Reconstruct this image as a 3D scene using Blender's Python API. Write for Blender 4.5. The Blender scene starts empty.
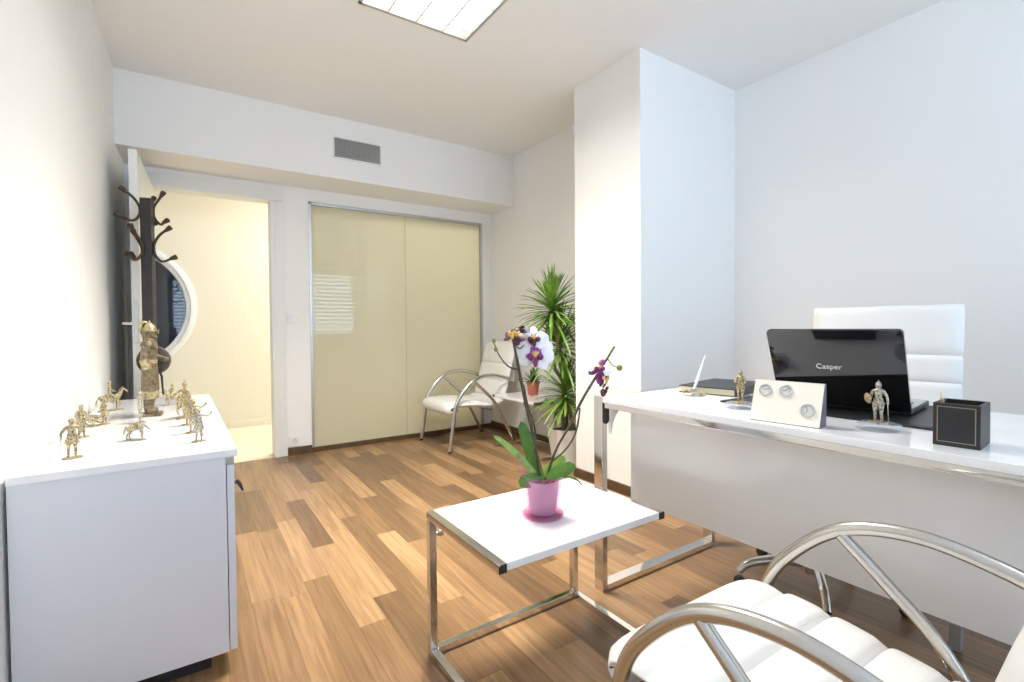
import bpy, bmesh, math, random
from mathutils import Vector, Matrix
PI = math.pi
random.seed(7)
C = bpy.context.scene.collection
SC = bpy.context.scene

# ------------------------------------------------------------------ camera
def make_camera():
    yaw, pit, roll, F, cy = 0.5907, 0.021, -0.0084, 488.4251, 336.5404
    f = Vector((math.sin(yaw)*math.cos(pit), math.cos(yaw)*math.cos(pit), -math.sin(pit)))
    r = Vector((math.cos(yaw), -math.sin(yaw), 0))
    u = r.cross(f)
    r, u = r*math.cos(roll)+u*math.sin(roll), u*math.cos(roll)-r*math.sin(roll)
    cam = bpy.data.cameras.new('camera'); o = bpy.data.objects.new('camera', cam); C.objects.link(o)
    M = Matrix((r, u, -f)).transposed().to_4x4(); M.translation = Vector((0, 0, 1.0411))
    o.matrix_world = M
    cam.sensor_fit = 'HORIZONTAL'; cam.sensor_width = 36; cam.lens = F*36/1024
    cam.shift_y = -(341-cy)/1024; cam.clip_start = .02
    SC.camera = o
make_camera()

# ------------------------------------------------------------------ world, exposure
SC.view_settings.view_transform = 'Standard'; SC.view_settings.look = 'None'
SC.view_settings.exposure = 0.50; SC.view_settings.gamma = 1; SC.view_settings.use_curve_mapping = False
w = bpy.data.worlds.new('sky'); SC.world = w; w.use_nodes = True
nt = w.node_tree; bg = nt.nodes['Background']
sky = nt.nodes.new('ShaderNodeTexSky'); sky.sky_type = 'NISHITA'; sky.sun_disc = False
sky.sun_elevation = math.radians(30); sky.sun_rotation = math.radians(60)
nt.links.new(sky.outputs[0], bg.inputs[0]); bg.inputs[1].default_value = 0.12

def area(name, loc, rot, sx, sy, power, col, spread=180):
    l = bpy.data.lights.new(name, 'AREA'); l.shape = 'RECTANGLE'; l.size = sx; l.size_y = sy
    l.energy = power; l.color = col; l.spread = math.radians(spread)
    o = bpy.data.objects.new(name, l); C.objects.link(o); o.location = loc; o.rotation_euler = rot
    return o
WARM = (1.0, .955, .87)
ZC = 2.662
# daylight entering through the window behind the camera
area('window_daylight', (1.40, -1.935, 1.55), (math.radians(96), 0, 0), 3.2, 1.26, 76, (.60, .78, 1.0))
# corridor ceiling lights
area('corridor_light', (.1, 5.1, 2.60), (0, 0, 0), 1.6, .5, 2.4, (1, .96, .95))
area('corridor_light', (2.2, 5.15, 2.60), (0, 0, 0), 1.6, .5, 51, (1, .975, .97))

# ------------------------------------------------------------------ materials
def lin(c):
    return tuple((x/12.92 if x <= .04045 else ((x+.055)/1.055)**2.4) for x in (v/255 for v in c)) + (1,)
def mat(name, rgb, rough=.5, metal=0, spec=.5, bump=0, bscale=200, coat=0, trans=0, alpha=1, var=0, ior=1.5, bdist=.002):
    m = bpy.data.materials.new(name); m.use_nodes = True; n = m.node_tree; b = n.nodes['Principled BSDF']
    b.inputs['Base Color'].default_value = lin(rgb); b.inputs['Roughness'].default_value = rough
    b.inputs['Metallic'].default_value = metal; b.inputs['Specular IOR Level'].default_value = spec
    b.inputs['Coat Weight'].default_value = coat; b.inputs['Coat Roughness'].default_value = .05
    b.inputs['Transmission Weight'].default_value = trans; b.inputs['IOR'].default_value = ior
    if var or bump:
        tc = n.nodes.new('ShaderNodeTexCoord'); no = n.nodes.new('ShaderNodeTexNoise')
        no.inputs['Scale'].default_value = bscale; no.inputs['Detail'].default_value = 4
        n.links.new(tc.outputs['Object'], no.inputs['Vector'])
        if bump:
            bu = n.nodes.new('ShaderNodeBump'); bu.inputs['Strength'].default_value = bump; bu.inputs['Distance'].default_value = bdist
            n.links.new(no.outputs['Fac'], bu.inputs['Height']); n.links.new(bu.outputs[0], b.inputs['Normal'])
        if var:
            cr = n.nodes.new('ShaderNodeValToRGB'); c = lin(rgb)
            cr.color_ramp.elements[0].position = .3; cr.color_ramp.elements[1].position = .7
            cr.color_ramp.elements[0].color = tuple(x*(1-var) for x in c[:3])+(1,)
            cr.color_ramp.elements[1].color = tuple(min(1, x*(1+var)) for x in c[:3])+(1,)
            n.links.new(no.outputs['Fac'], cr.inputs[0]); n.links.new(cr.outputs[0], b.inputs['Base Color'])
    return m
M = {}
M['wall'] = mat('wall_paint', (248, 247, 244), .6, spec=.3, bump=.04, bscale=90)
M['ceil'] = mat('ceiling_paint', (249, 248, 245), .8, spec=.2)
M['trim'] = mat('white_door_lacquer', (238, 237, 232), .35)
M['lacq'] = mat('white_gloss_laminate', (244, 244, 246), .12, coat=.3)
M['cab'] = mat('white_cabinet_laminate', (222, 224, 230), .3)
M['panel'] = mat('satin_grey_white_panel', (236, 234, 232), .16, coat=.3)
M['base'] = mat('dark_wood_skirting', (92, 70, 48), .45, var=.25, bscale=14)
M['chrome'] = mat('chrome', (222, 220, 216), .09, 1)
M['satin'] = mat('satin_steel_tube', (206, 203, 198), .24, 1)
M['alu'] = mat('brushed_aluminium', (196, 196, 194), .38, .85)
M['dark'] = mat('dark_plastic', (40, 38, 38), .4)
M['black'] = mat('black_rubber', (22, 22, 22), .6)
M['leather'] = mat('white_leatherette', (243, 242, 240), .42, bump=.12, bscale=260)
M['wenge'] = mat('wenge_wood', (44, 40, 42), .4, var=.25, bscale=30)
M['bronze'] = mat('dark_bronze_metal', (70, 58, 46), .45, .6)
M['pewter'] = mat('antique_pewter', (176, 160, 124), .36, .55, var=.75, bscale=22, bump=.9)
M['silverfig'] = mat('silvered_pewter', (176, 168, 152), .34, .5, var=.75, bscale=22, bump=.8)
M['bronzefig'] = mat('aged_bronze', (122, 108, 84), .5, .35, var=.5, bscale=34, bump=.9)
M['bronzegold'] = mat('worn_gold_bronze', (176, 158, 122), .4, .45, var=.55, bscale=26, bump=.8)
M['shield'] = mat('dark_bronze_shield', (88, 76, 66), .45, .5, var=.25, bscale=60)
M['blackgloss'] = mat('black_piano_lacquer', (10, 10, 12), .04, spec=.6, coat=.6)
M['blackleather'] = mat('black_leather', (34, 34, 35), .42, bump=.3, bscale=420)
M['stitch'] = mat('beige_stitching', (150, 138, 112), .7)
M['paper'] = mat('cream_paper', (232, 220, 188), .8)
M['cream'] = mat('cream_gloss_panel', (244, 239, 224), .2, coat=.3)
M['dial'] = mat('dial_face', (214, 213, 208), .3)
M['dialin'] = mat('dial_ring_print', (90, 88, 84), .5)
M['whiteplastic'] = mat('white_plastic', (244, 243, 240), .3)
M['greyplastic'] = mat('silver_grey_plastic', (176, 178, 180), .35, .2)
M['plaquegrey'] = mat('dark_plaque_edge', (104, 96, 108), .4)
M['key'] = mat('grey_keys', (70, 72, 76), .5)
M['screen'] = mat('dark_lcd', (12, 13, 16), .15)
M['pot'] = mat('white_ceramic', (243, 240, 234), .3, coat=.2)
M['terra'] = mat('pink_terracotta', (196, 112, 96), .6)
M['soil'] = mat('bark_soil', (74, 52, 40), .9, bump=1, bscale=60, var=.4)
M['leaf'] = mat('glossy_green_leaf', (82, 124, 40), .32, var=.25, bscale=25)
M['leaf2'] = mat('light_green_leaf', (138, 168, 62), .32, var=.2, bscale=25)
M['dleaf'] = mat('dracaena_leaf', (116, 152, 62), .4, var=.4, bscale=9)
M['bleaf'] = mat('grey_green_leaf', (92, 104, 70), .5, var=.3, bscale=20)
M['cane'] = mat('dracaena_cane', (134, 126, 84), .7, var=.3, bscale=50)
M['stem'] = mat('dark_orchid_stem', (72, 62, 44), .5, var=.3, bscale=40)
M['bud'] = mat('green_bud', (128, 138, 60), .5)
M['petal'] = mat('white_petal', (250, 246, 250), .5)
M['petal'].node_tree.nodes['Principled BSDF'].inputs['Subsurface Weight'].default_value = .1
def petal_mat():
    m = bpy.data.materials.new('white_petal_purple_heart'); m.use_nodes = True; n = m.node_tree; b = n.nodes['Principled BSDF']; b.inputs['Roughness'].default_value = .5
    at = n.nodes.new('ShaderNodeAttribute'); at.attribute_name = 'rad'
    tc = n.nodes.new('ShaderNodeTexCoord'); no = n.nodes.new('ShaderNodeTexNoise'); no.inputs['Scale'].default_value = 55; n.links.new(tc.outputs['Object'], no.inputs['Vector'])
    ma = n.nodes.new('ShaderNodeMath'); ma.operation = 'MULTIPLY_ADD'; n.links.new(no.outputs['Fac'], ma.inputs[0]); ma.inputs[1].default_value = .5; n.links.new(at.outputs['Fac'], ma.inputs[2])
    cr = n.nodes.new('ShaderNodeValToRGB'); e = cr.color_ramp.elements
    e[0].position = .30; e[0].color = lin((244, 236, 240)); e[1].position = .78; e[1].color = lin((250, 246, 250))
    for p_, c_ in ((.44, (206, 150, 200)), (.52, (128, 38, 112)), (.60, (150, 70, 140)), (.66, (238, 222, 240))): k = e.new(p_); k.color = lin(c_)
    n.links.new(ma.outputs[0], cr.inputs[0]); n.links.new(cr.outputs[0], b.inputs['Base Color']); return m
M['petal2'] = petal_mat()
M['purple'] = mat('purple_petal', (120, 36, 104), .5, var=.35, bscale=60)
M['maroon'] = mat('maroon_petal', (88, 44, 52), .5, var=.35, bscale=60)
M['yellow'] = mat('yellow_lip', (222, 178, 84), .5)
M['inner'] = mat('grey_nursery_pot', (172, 156, 172), .45)
M['corr'] = mat('corridor_cream_paint', (236, 230, 212), .6)
M['corrfloor'] = mat('corridor_cream_tile', (236, 227, 198), .3)
M['ring'] = mat('white_porthole_ring', (226, 228, 230), .35)
M['darkglass'] = mat('dark_porthole_glass', (46, 54, 68), .03, spec=.6, coat=.15)
M['blind'] = mat('white_blind_slat', (226, 230, 236), .5)

def floor_mat():
    m = bpy.data.materials.new('oak_strip_laminate'); m.use_nodes = True; n = m.node_tree; L = n.links
    b = n.nodes['Principled BSDF']
    g = n.nodes.new('ShaderNodeNewGeometry'); s = n.nodes.new('ShaderNodeSeparateXYZ'); L.new(g.outputs['Position'], s.inputs[0])
    def ma(op, a, bb=None, c=None):
        k = n.nodes.new('ShaderNodeMath'); k.operation = op
        for i, v in enumerate((a, bb, c)):
            if v is None: continue
            if isinstance(v, (int, float)): k.inputs[i].default_value = v
            else: L.new(v, k.inputs[i])
        return k.outputs[0]
    W = .098; LEN = .74
    u = ma('DIVIDE', ma('ADD', s.outputs[0], 10.0), W); i = ma('FLOOR', u)
    wn = n.nodes.new('ShaderNodeTexWhiteNoise'); wn.noise_dimensions = '1D'; L.new(i, wn.inputs['W'])
    v = ma('ADD', ma('DIVIDE', ma('ADD', s.outputs[1], 10.0), LEN), ma('MULTIPLY', wn.outputs['Value'], 7.3)); j = ma('FLOOR', v)
    cb = n.nodes.new('ShaderNodeCombineXYZ'); L.new(i, cb.inputs[0]); L.new(j, cb.inputs[1])
    w2 = n.nodes.new('ShaderNodeTexWhiteNoise'); w2.noise_dimensions = '2D'; L.new(cb.outputs[0], w2.inputs['Vector'])
    cr = n.nodes.new('ShaderNodeValToRGB'); e = cr.color_ramp.elements
    e[0].position = 0; e[0].color = lin((116, 90, 65)); e[1].position = 1; e[1].color = lin((184, 149, 110))
    k = e.new(.35); k.color = lin((143, 111, 79)); k = e.new(.7); k.color = lin((166, 131, 94))
    L.new(w2.outputs['Value'], cr.inputs[0])
    # grain stretched along the strip, shifted per strip
    cg = n.nodes.new('ShaderNodeCombineXYZ')
    L.new(ma('MULTIPLY', s.outputs[0], 52.0), cg.inputs[0]); L.new(ma('MULTIPLY', s.outputs[1], 2.4), cg.inputs[1]); L.new(ma('MULTIPLY', w2.outputs['Value'], 40.0), cg.inputs[2])
    no = n.nodes.new('ShaderNodeTexNoise'); no.inputs['Scale'].default_value = 1; no.inputs['Detail'].default_value = 6; no.inputs['Distortion'].default_value = .8
    L.new(cg.outputs[0], no.inputs['Vector'])
    mx = n.nodes.new('ShaderNodeMixRGB'); mx.blend_type = 'MULTIPLY'; mx.inputs[0].default_value = 1
    gr = n.nodes.new('ShaderNodeValToRGB'); gr.color_ramp.elements[0].position = .3; gr.color_ramp.elements[0].color = (.66, .62, .56, 1)
    gr.color_ramp.elements[1].position = .65; gr.color_ramp.elements[1].color = (1.06, 1.05, 1.03, 1)
    L.new(no.outputs['Fac'], gr.inputs[0]); L.new(cr.outputs[0], mx.inputs[1]); L.new(gr.outputs[0], mx.inputs[2])
    fu = ma('FRACT', u); fv = ma('FRACT', v)
    du = ma('MULTIPLY', ma('MINIMUM', fu, ma('SUBTRACT', 1.0, fu)), W); dv = ma('MULTIPLY', ma('MINIMUM', fv, ma('SUBTRACT', 1.0, fv)), LEN)
    seam = ma('LESS_THAN', ma('MINIMUM', du, dv), .0011)
    m2 = n.nodes.new('ShaderNodeMixRGB'); m2.blend_type = 'MULTIPLY'; L.new(ma('MULTIPLY', seam, .45), m2.inputs[0])
    L.new(mx.outputs[0], m2.inputs[1]); m2.inputs[2].default_value = (.3, .25, .2, 1)
    L.new(m2.outputs[0], b.inputs['Base Color']); b.inputs['Roughness'].default_value = .3; b.inputs['Specular IOR Level'].default_value = .45
    return m
M['floor'] = floor_mat()
def frosted_mat():
    m = bpy.data.materials.new('olive_frosted_glass'); m.use_nodes = True; n = m.node_tree; L = n.links
    for k in list(n.nodes): n.nodes.remove(k)
    o = n.nodes.new('ShaderNodeOutputMaterial'); t = n.nodes.new('ShaderNodeBsdfTranslucent'); t.inputs[0].default_value = lin((246, 243, 224))
    d = n.nodes.new('ShaderNodeBsdfDiffuse'); d.inputs[0].default_value = lin((230, 225, 200))
    a = n.nodes.new('ShaderNodeMixShader'); a.inputs[0].default_value = .45; L.new(t.outputs[0], a.inputs[2]); L.new(d.outputs[0], a.inputs[1])
    gl = n.nodes.new('ShaderNodeBsdfGlossy'); gl.inputs['Roughness'].default_value = .012
    fr = n.nodes.new('ShaderNodeFresnel'); fr.inputs[0].default_value = 1.5
    b = n.nodes.new('ShaderNodeMixShader'); L.new(fr.outputs[0], b.inputs[0]); L.new(a.outputs[0], b.inputs[1]); L.new(gl.outputs[0], b.inputs[2])
    L.new(b.outputs[0], o.inputs[0]); return m
M['frost'] = frosted_mat()
def see_through(name, tint, solid, k=.2, rough=.04, refl=1.0):
    m = bpy.data.materials.new(name); m.use_nodes = True; n = m.node_tree; L = n.links
    for q_ in list(n.nodes): n.nodes.remove(q_)
    o = n.nodes.new('ShaderNodeOutputMaterial'); t_ = n.nodes.new('ShaderNodeBsdfTransparent'); t_.inputs[0].default_value = lin(tint)
    d = n.nodes.new('ShaderNodeBsdfDiffuse'); d.inputs[0].default_value = lin(solid)
    a = n.nodes.new('ShaderNodeMixShader'); a.inputs[0].default_value = k; L.new(t_.outputs[0], a.inputs[1]); L.new(d.outputs[0], a.inputs[2])
    gl = n.nodes.new('ShaderNodeBsdfGlossy'); gl.inputs['Roughness'].default_value = rough
    lw = n.nodes.new('ShaderNodeLayerWeight'); lw.inputs[0].default_value = .5
    pw = n.nodes.new('ShaderNodeMath'); pw.operation = 'POWER'; L.new(lw.outputs['Facing'], pw.inputs[0]); pw.inputs[1].default_value = 4
    fr = n.nodes.new('ShaderNodeMath'); fr.operation = 'MULTIPLY_ADD'; L.new(pw.outputs[0], fr.inputs[0]); fr.inputs[1].default_value = .6*refl; fr.inputs[2].default_value = .04
    b = n.nodes.new('ShaderNodeMixShader'); L.new(fr.outputs[0], b.inputs[0]); L.new(a.outputs[0], b.inputs[1]); L.new(gl.outputs[0], b.inputs[2])
    L.new(b.outputs[0], o.inputs[0]); return m
M['pink'] = see_through('pink_translucent_plastic', (255, 238, 247), (252, 170, 212), .06)
M['pinksolid'] = see_through('pink_plastic_edge', (255, 234, 245), (252, 150, 204), .13)
M['clear'] = see_through('clear_crystal', (252, 253, 255), (240, 243, 248), .22, .02, 1.0)
def emit(name, rgb, s):
    m = bpy.data.materials.new(name); m.use_nodes = True; b = m.node_tree.nodes['Principled BSDF']
    b.inputs['Base Color'].default_value = lin(rgb); b.inputs['Emission Color'].default_value = lin(rgb); b.inputs['Emission Strength'].default_value = s
    return m
M['lamp'] = emit('lamp_diffuser', (255, 248, 236), 3.0)

# ------------------------------------------------------------------ mesh helpers
def nb(): return bmesh.new()
def box(bm, x0, x1, y0, y1, z0, z1, bev=0, seg=2, mtx=None):
    r = bmesh.ops.create_cube(bm, size=1); vs = r['verts']
    for v in vs: v.co = Vector((x0+(v.co.x+.5)*(x1-x0), y0+(v.co.y+.5)*(y1-y0), z0+(v.co.z+.5)*(z1-z0)))
    if bev:
        es = list({e for v in vs for e in v.link_edges})
        r = bmesh.ops.bevel(bm, geom=es, offset=bev, segments=seg, affect='EDGES', profile=.5); vs = r['verts']
    if mtx is not None:
        seen = set(); st = [vs[0]]
        while st:
            v = st.pop()
            if v in seen: continue
            seen.add(v); st += [e.other_vert(v) for e in v.link_edges]
        bmesh.ops.transform(bm, matrix=mtx, verts=list(seen))
    return bm
def catmull(pts, n=8):
    P = [Vector(p) for p in pts]; P = [2*P[0]-P[1]] + P + [2*P[-1]-P[-2]]; o = []
    for i in range(1, len(P)-2):
        a, b, c, d = P[i-1:i+3]
        for k in range(n):
            t = k/n; o.append(.5*((2*b)+(c-a)*t+(2*a-5*b+4*c-d)*t*t+(3*b-a-3*c+d)*t**3))
    return o+[P[-2]]
def tube(bm, pts, r, n=12, smooth=0, r2=None, up=None):
    """round (or oval) tube; r may be a list of radii, r2 is the second half-width"""
    P = catmull(pts, smooth) if smooth else [Vector(p) for p in pts]
    N = len(P)
    def rad(i):
        if isinstance(r, (list, tuple)):
            t = i/(N-1)*(len(r)-1); k = min(int(t), len(r)-2); return r[k]+(r[k+1]-r[k])*(t-k)
        return r
    rings = []; prev = None
    for i, p in enumerate(P):
        t = (P[min(i+1, N-1)]-P[max(i-1, 0)]).normalized()
        if prev is None:
            ref = Vector(up) if up else (Vector((0, 0, 1)) if abs(t.z) < .9 else Vector((1, 0, 0)))
            a = (ref-t*ref.dot(t)).normalized()
        else: a = (prev-t*prev.dot(t)).normalized()
        prev = a; b = t.cross(a); ra = rad(i); rb = ra if r2 is None else r2
        rings.append([bm.verts.new(p+a*(ra*math.cos(2*PI*k/n))+b*(rb*math.sin(2*PI*k/n))) for k in range(n)])
    for A, B in zip(rings, rings[1:]):
        for k in range(n): bm.faces.new((A[k], A[(k+1) % n], B[(k+1) % n], B[k]))
    bm.faces.new(rings[0][::-1]); bm.faces.new(rings[-1])
    return bm
def lathe(bm, prof, c=(0, 0, 0), n=24, sx=1, sy=1, axis=None, a0=0, closed=False):
    rings = []; made = []
    for r, z in prof:
        if r < 1e-6: v = bm.verts.new((0, 0, z)); rings.append([v]); made.append(v)
        else:
            R = [bm.verts.new((r*math.cos(a0+2*PI*k/n)*sx, r*math.sin(a0+2*PI*k/n)*sy, z)) for k in range(n)]; rings.append(R); made += R
    for A, B in zip(rings, rings[1:]):
        for k in range(n):
            q = [A[k % len(A)], A[(k+1) % n % len(A)], B[(k+1) % n % len(B)], B[k % len(B)]]
            u = []
            for x in q:
                if x not in u: u.append(x)
            if len(u) > 2: bm.faces.new(u)
    for R, f in ((rings[0], 1), (rings[-1], 0)):
        if len(R) > 2 and not closed: bm.faces.new(R[::-1] if f else R)
    T = Matrix.Translation(Vector(c))
    if axis is not None: T = T @ Vector((0, 0, 1)).rotation_difference(Vector(axis)).to_matrix().to_4x4()
    for v in made: v.co = T @ v.co
    return bm
def ball(bm, c, rx, ry=None, rz=None, n=12, mtx=None):
    ry = ry or rx; rz = rz or rx
    r = bmesh.ops.create_uvsphere(bm, u_segments=n, v_segments=max(6, n*2//3), radius=1)
    for v in r['verts']:
        v.co = Vector((v.co.x*rx, v.co.y*ry, v.co.z*rz))
        if mtx is not None: v.co = mtx @ v.co
        v.co += Vector(c)
    return bm
def prism(bm, poly, axis, a, b):
    """extrude a 2-D polygon along axis 0/1/2 from a to b"""
    def pt(p, t):
        l = list(p); l.insert(axis, t); return l
    A = [bm.verts.new(pt(p, a)) for p in poly]; B = [bm.verts.new(pt(p, b)) for p in poly]
    n = len(poly)
    for k in range(n): bm.faces.new((A[k], A[(k+1) % n], B[(k+1) % n], B[k]))
    bm.faces.new(A[::-1]); bm.faces.new(B); return bm
def obj(name, bm, m, parent=None, loc=(0, 0, 0), rz=0, ang=38, mats=None):
    bmesh.ops.recalc_face_normals(bm, faces=bm.faces)
    me = bpy.data.meshes.new(name); bm.to_mesh(me); bm.free()
    for mm in (mats or [m]): me.materials.append(M[mm] if isinstance(mm, str) else mm)
    me.polygons.foreach_set('use_smooth', [True]*len(me.polygons)); me.set_sharp_from_angle(angle=math.radians(ang))
    o = bpy.data.objects.new(name, me); C.objects.link(o); o.location = loc; o.rotation_euler = (0, 0, rz)
    o.modifiers.new('weighted', 'WEIGHTED_NORMAL').keep_sharp = True
    if parent: o.parent = parent
    return o
def struct(name, bm, m, parent=None, **k):
    o = obj(name, bm, m, parent, **k)
    if not parent: o['kind'] = 'structure'
    return o
def tag(o, label, cat, group=None):
    o['label'] = label; o['category'] = cat
    if group: o['group'] = group
    return o
def thing(name, label, cat, loc=(0, 0, 0), rz=0, group=None, sc=1):
    o = bpy.data.objects.new(name, None); C.objects.link(o); o.location = loc; o.rotation_euler = (0, 0, rz); o.scale = (sc,)*3
    o.empty_display_size = .05
    return tag(o, label, cat, group)
def kids(o): return [c for c in bpy.data.objects if c.parent == o]
def dup(root, label, loc, rz, group=None, sc=1):
    r = root.copy(); C.objects.link(r); r.location = loc; r.rotation_euler = (0, 0, rz); r.scale = (sc,)*3
    r['label'] = label
    if group: r['group'] = group
    for ch in kids(root):
        c = ch.copy(); C.objects.link(c); c.parent = r
        for g in kids(ch):
            d = g.copy(); C.objects.link(d); d.parent = c
    return r
def skin(name, J, bones, m, parent, root=None, sub=2, k=10):
    """continuous body: J = {joint: (x,y,z,r)}, bones = pairs of joints; grown at k times size, then shrunk"""
    names = list(J); ix = {n: i for i, n in enumerate(names)}
    me = bpy.data.meshes.new('tmp'); me.from_pydata([Vector(J[n][:3])*k for n in names], [(ix[a], ix[b]) for a, b in bones], [])
    o = bpy.data.objects.new('tmp', me); C.objects.link(o)
    s = o.modifiers.new('s', 'SKIN'); s.use_smooth_shade = True
    for i, n in enumerate(names):
        r = J[n][3]; ry = J[n][4] if len(J[n]) > 4 else r
        me.skin_vertices[0].data[i].radius = (r*k, ry*k); me.skin_vertices[0].data[i].use_root = (n == (root or names[0]))
    ss = o.modifiers.new('u', 'SUBSURF'); ss.levels = sub; ss.render_levels = sub
    dg = bpy.context.evaluated_depsgraph_get(); dg.update()
    ev = bpy.data.meshes.new_from_object(o.evaluated_get(dg)); bpy.data.objects.remove(o); bpy.data.meshes.remove(me)
    ev.transform(Matrix.Scale(1/k, 4)); ev.name = name
    ev.materials.clear(); ev.materials.append(M[m]); ev.polygons.foreach_set('use_smooth', [True]*len(ev.polygons))
    b = bpy.data.objects.new(name, ev); C.objects.link(b)
    if parent: b.parent = parent
    return b
def ribbon(bm, base, d, L, W, droop=.3, seg=7, fold=.25, tip=.6, side=None, clampf=None, thick=0, belly=.35, mi=0):
    """a leaf or petal: bent, folded along the midrib"""
    d = Vector(d).normalized(); base = Vector(base); rows = []
    sd = Vector(side) if side else d.cross(Vector((0, 0, 1)))
    if sd.length < 1e-4: sd = Vector((1, 0, 0))
    sd.normalize()
    for i in range(seg+1):
        t = i/seg; p = base+d*(L*t)+Vector((0, 0, -1))*(droop*L*t*t)
        w_ = W*(max(0.0, math.sin(PI*min(1, (t*(1-belly)*1.0+belly*.6))))**tip) if i < seg else W*.03
        tg = (d+Vector((0, 0, -1))*(2*droop*t)).normalized(); nrm = sd.cross(tg).normalized()
        row = [p-sd*w_/2+nrm*(fold*w_), p, p+sd*w_/2+nrm*(fold*w_)]
        if clampf: row = [clampf(q) for q in row]
        rows.append([bm.verts.new(q) for q in row])
    for A, B in zip(rows, rows[1:]):
        for k in range(2):
            f = bm.faces.new((A[k], A[k+1], B[k+1], B[k])); f.material_index = mi
    return bm

# ------------------------------------------------------------------ the room
YB, YS, ZS, XR, XW, XP, YP, YP2, YN = 4.3256, 3.90, 2.194, 2.644, 3.205, 2.241, 1.974, 2.5545, -1.9
bm = nb(); box(bm, -.75, 3.4, YN-.1, YB, -.1, 0); struct('floor', bm, 'floor')
bm = nb(); box(bm, -2.2, 3.6, YB, 6.0, -.1, 0); struct('floor_corridor', bm, 'corrfloor')
bm = nb(); box(bm, -.8, 3.5, YN-.1, YB+.1, ZC, ZC+.1)
# opening for the ceiling lamps is cut by building the ceiling as strips below
bm.free()
LX0, LX1, LY0, LY1 = .749, 1.362, 1.86, 2.472
LAMPS = [(LX0, LX1, LY0, LY1), (LX0, LX1, -.75, -.14)]
bm = nb()
box(bm, -.8, LX0, YN-.1, YB+.1, ZC, ZC+.1); box(bm, LX1, 3.5, YN-.1, YB+.1, ZC, ZC+.1)
box(bm, LX0, LX1, YN-.1, -.75, ZC, ZC+.1); box(bm, LX0, LX1, -.14, LY0, ZC, ZC+.1); box(bm, LX0, LX1, LY1, YB+.1, ZC, ZC+.1)
struct('ceiling', bm, 'ceil')
bm = nb(); box(bm, -.6, XR+.05, YS, YB+.1, ZS, ZC+.02); struct('ceiling_soffit', bm, 'wall')
# left wall (a hair out of square with the back wall)
bm = nb(); prism(bm, [(-.328, YB+.02), (-.385, 1.60), (-.47, YN-.1), (-.7, YN-.1), (-.7, YB+.02)], 2, 0, ZC+.05); struct('wall_left', bm, 'wall')
bm = nb(); box(bm, XW, XW+.12, YN-.1, YP+.02, 0, ZC+.05); box(bm, XR, XR+.12, YP2-.02, YB+.02, 0, ZC+.05); struct('wall_right', bm, 'wall')
bm = nb(); box(bm, XP, XW+.12, YP, YP2, 0, ZC+.05); struct('wall_column', bm, 'wall')
# back wall with the doorway and the glass opening
DX0, DX1, DZ = -.206, .587, 2.062
GX0, GX1, GZ = .872, 2.540, 2.092
bm = nb(); t = .13
box(bm, -.7, DX0-.03, YB, YB+t, 0, ZC); box(bm, DX1+.03, GX0, YB, YB+t, 0, ZC); box(bm, GX1, XR+.1, YB, YB+t, 0, ZC)
box(bm, DX0-.03, DX1+.03, YB, YB+t, DZ+.03, ZC); box(bm, GX0, GX1, YB, YB+t, GZ, ZC)
struct('wall_back', bm, 'wall')
# wall behind the camera with its window
WX0, WX1, WZ0, WZ1 = -.30, 3.05, .9, 2.2
bm = nb()
box(bm, -.7, WX0, YN-.12, YN, 0, ZC+.05); box(bm, WX1, 3.4, YN-.12, YN, 0, ZC+.05)
box(bm, WX0, WX1, YN-.12, YN, 0, WZ0); box(bm, WX0, WX1, YN-.12, YN, WZ1, ZC+.05)
struct('wall_near', bm, 'wall')
bm = nb()
for x in (WX0, (WX0+WX1)/2-.03, WX1-.06): box(bm, x, x+.06, YN-.10, YN-.05, WZ0, WZ1)
box(bm, WX0, WX1, YN-.10, YN-.05, WZ0, WZ0+.06); box(bm, WX0, WX1, YN-.10, YN-.05, WZ1-.06, WZ1)
wn = struct('window_3', bm, 'trim')
bl = tag(bpy.data.objects.new('window_blind', None), 'white horizontal slat blind in the window behind the camera', 'blind'); C.objects.link(bl); bl.location = (WX0, YN+.045, WZ1)
bm = nb()
for k in range(16):
    z = -.04-k*.08
    box(bm, .03, WX1-WX0-.03, -.036, .036, -.0012, .0012, mtx=Matrix.Translation((0, 0, z)) @ Matrix.Rotation(math.radians(32), 4, 'X'))
obj('slats', bm, 'blind', bl)
bm = nb(); box(bm, .01, WX1-WX0-.01, -.038, .038, -.02, .03, .003); obj('head_rail', bm, 'blind', bl)

# skirting, and a dark strip below the glass
def skirt(name, b): struct(name, b, 'base')
bm = nb(); box(bm, DX1+.098, GX0, YB-.014, YB, 0, .062, .003); skirt('baseboard_pier', bm)
bm = nb(); box(bm, GX0, XR, YB-.014, YB+.004, 0, .040, .003); skirt('dark_strip_back', bm)  # low dark strip along the foot of the glass
bm = nb(); box(bm, XR-.014, XR, YP2, YB, 0, .065, .003); skirt('baseboard_right', bm)
bm = nb(); box(bm, XP-.014, XP, YP-.014, YP2+.014, 0, .06, .003); box(bm, XP, XW, YP-.014, YP, 0, .06, .003); box(bm, XP, XR, YP2, YP2+.014, 0, .06, .003); skirt('baseboard_column', bm)
bm = nb(); box(bm, XW-.014, XW, YN, YP, 0, .06, .003); skirt('baseboard_side', bm)
bm = nb(); prism(bm, [(-.328, YB), (-.385, 1.60), (-.47, YN), (-.456, YN), (-.371, 1.6), (-.314, YB)], 2, 0, .06); skirt('baseboard_left', bm)

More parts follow.
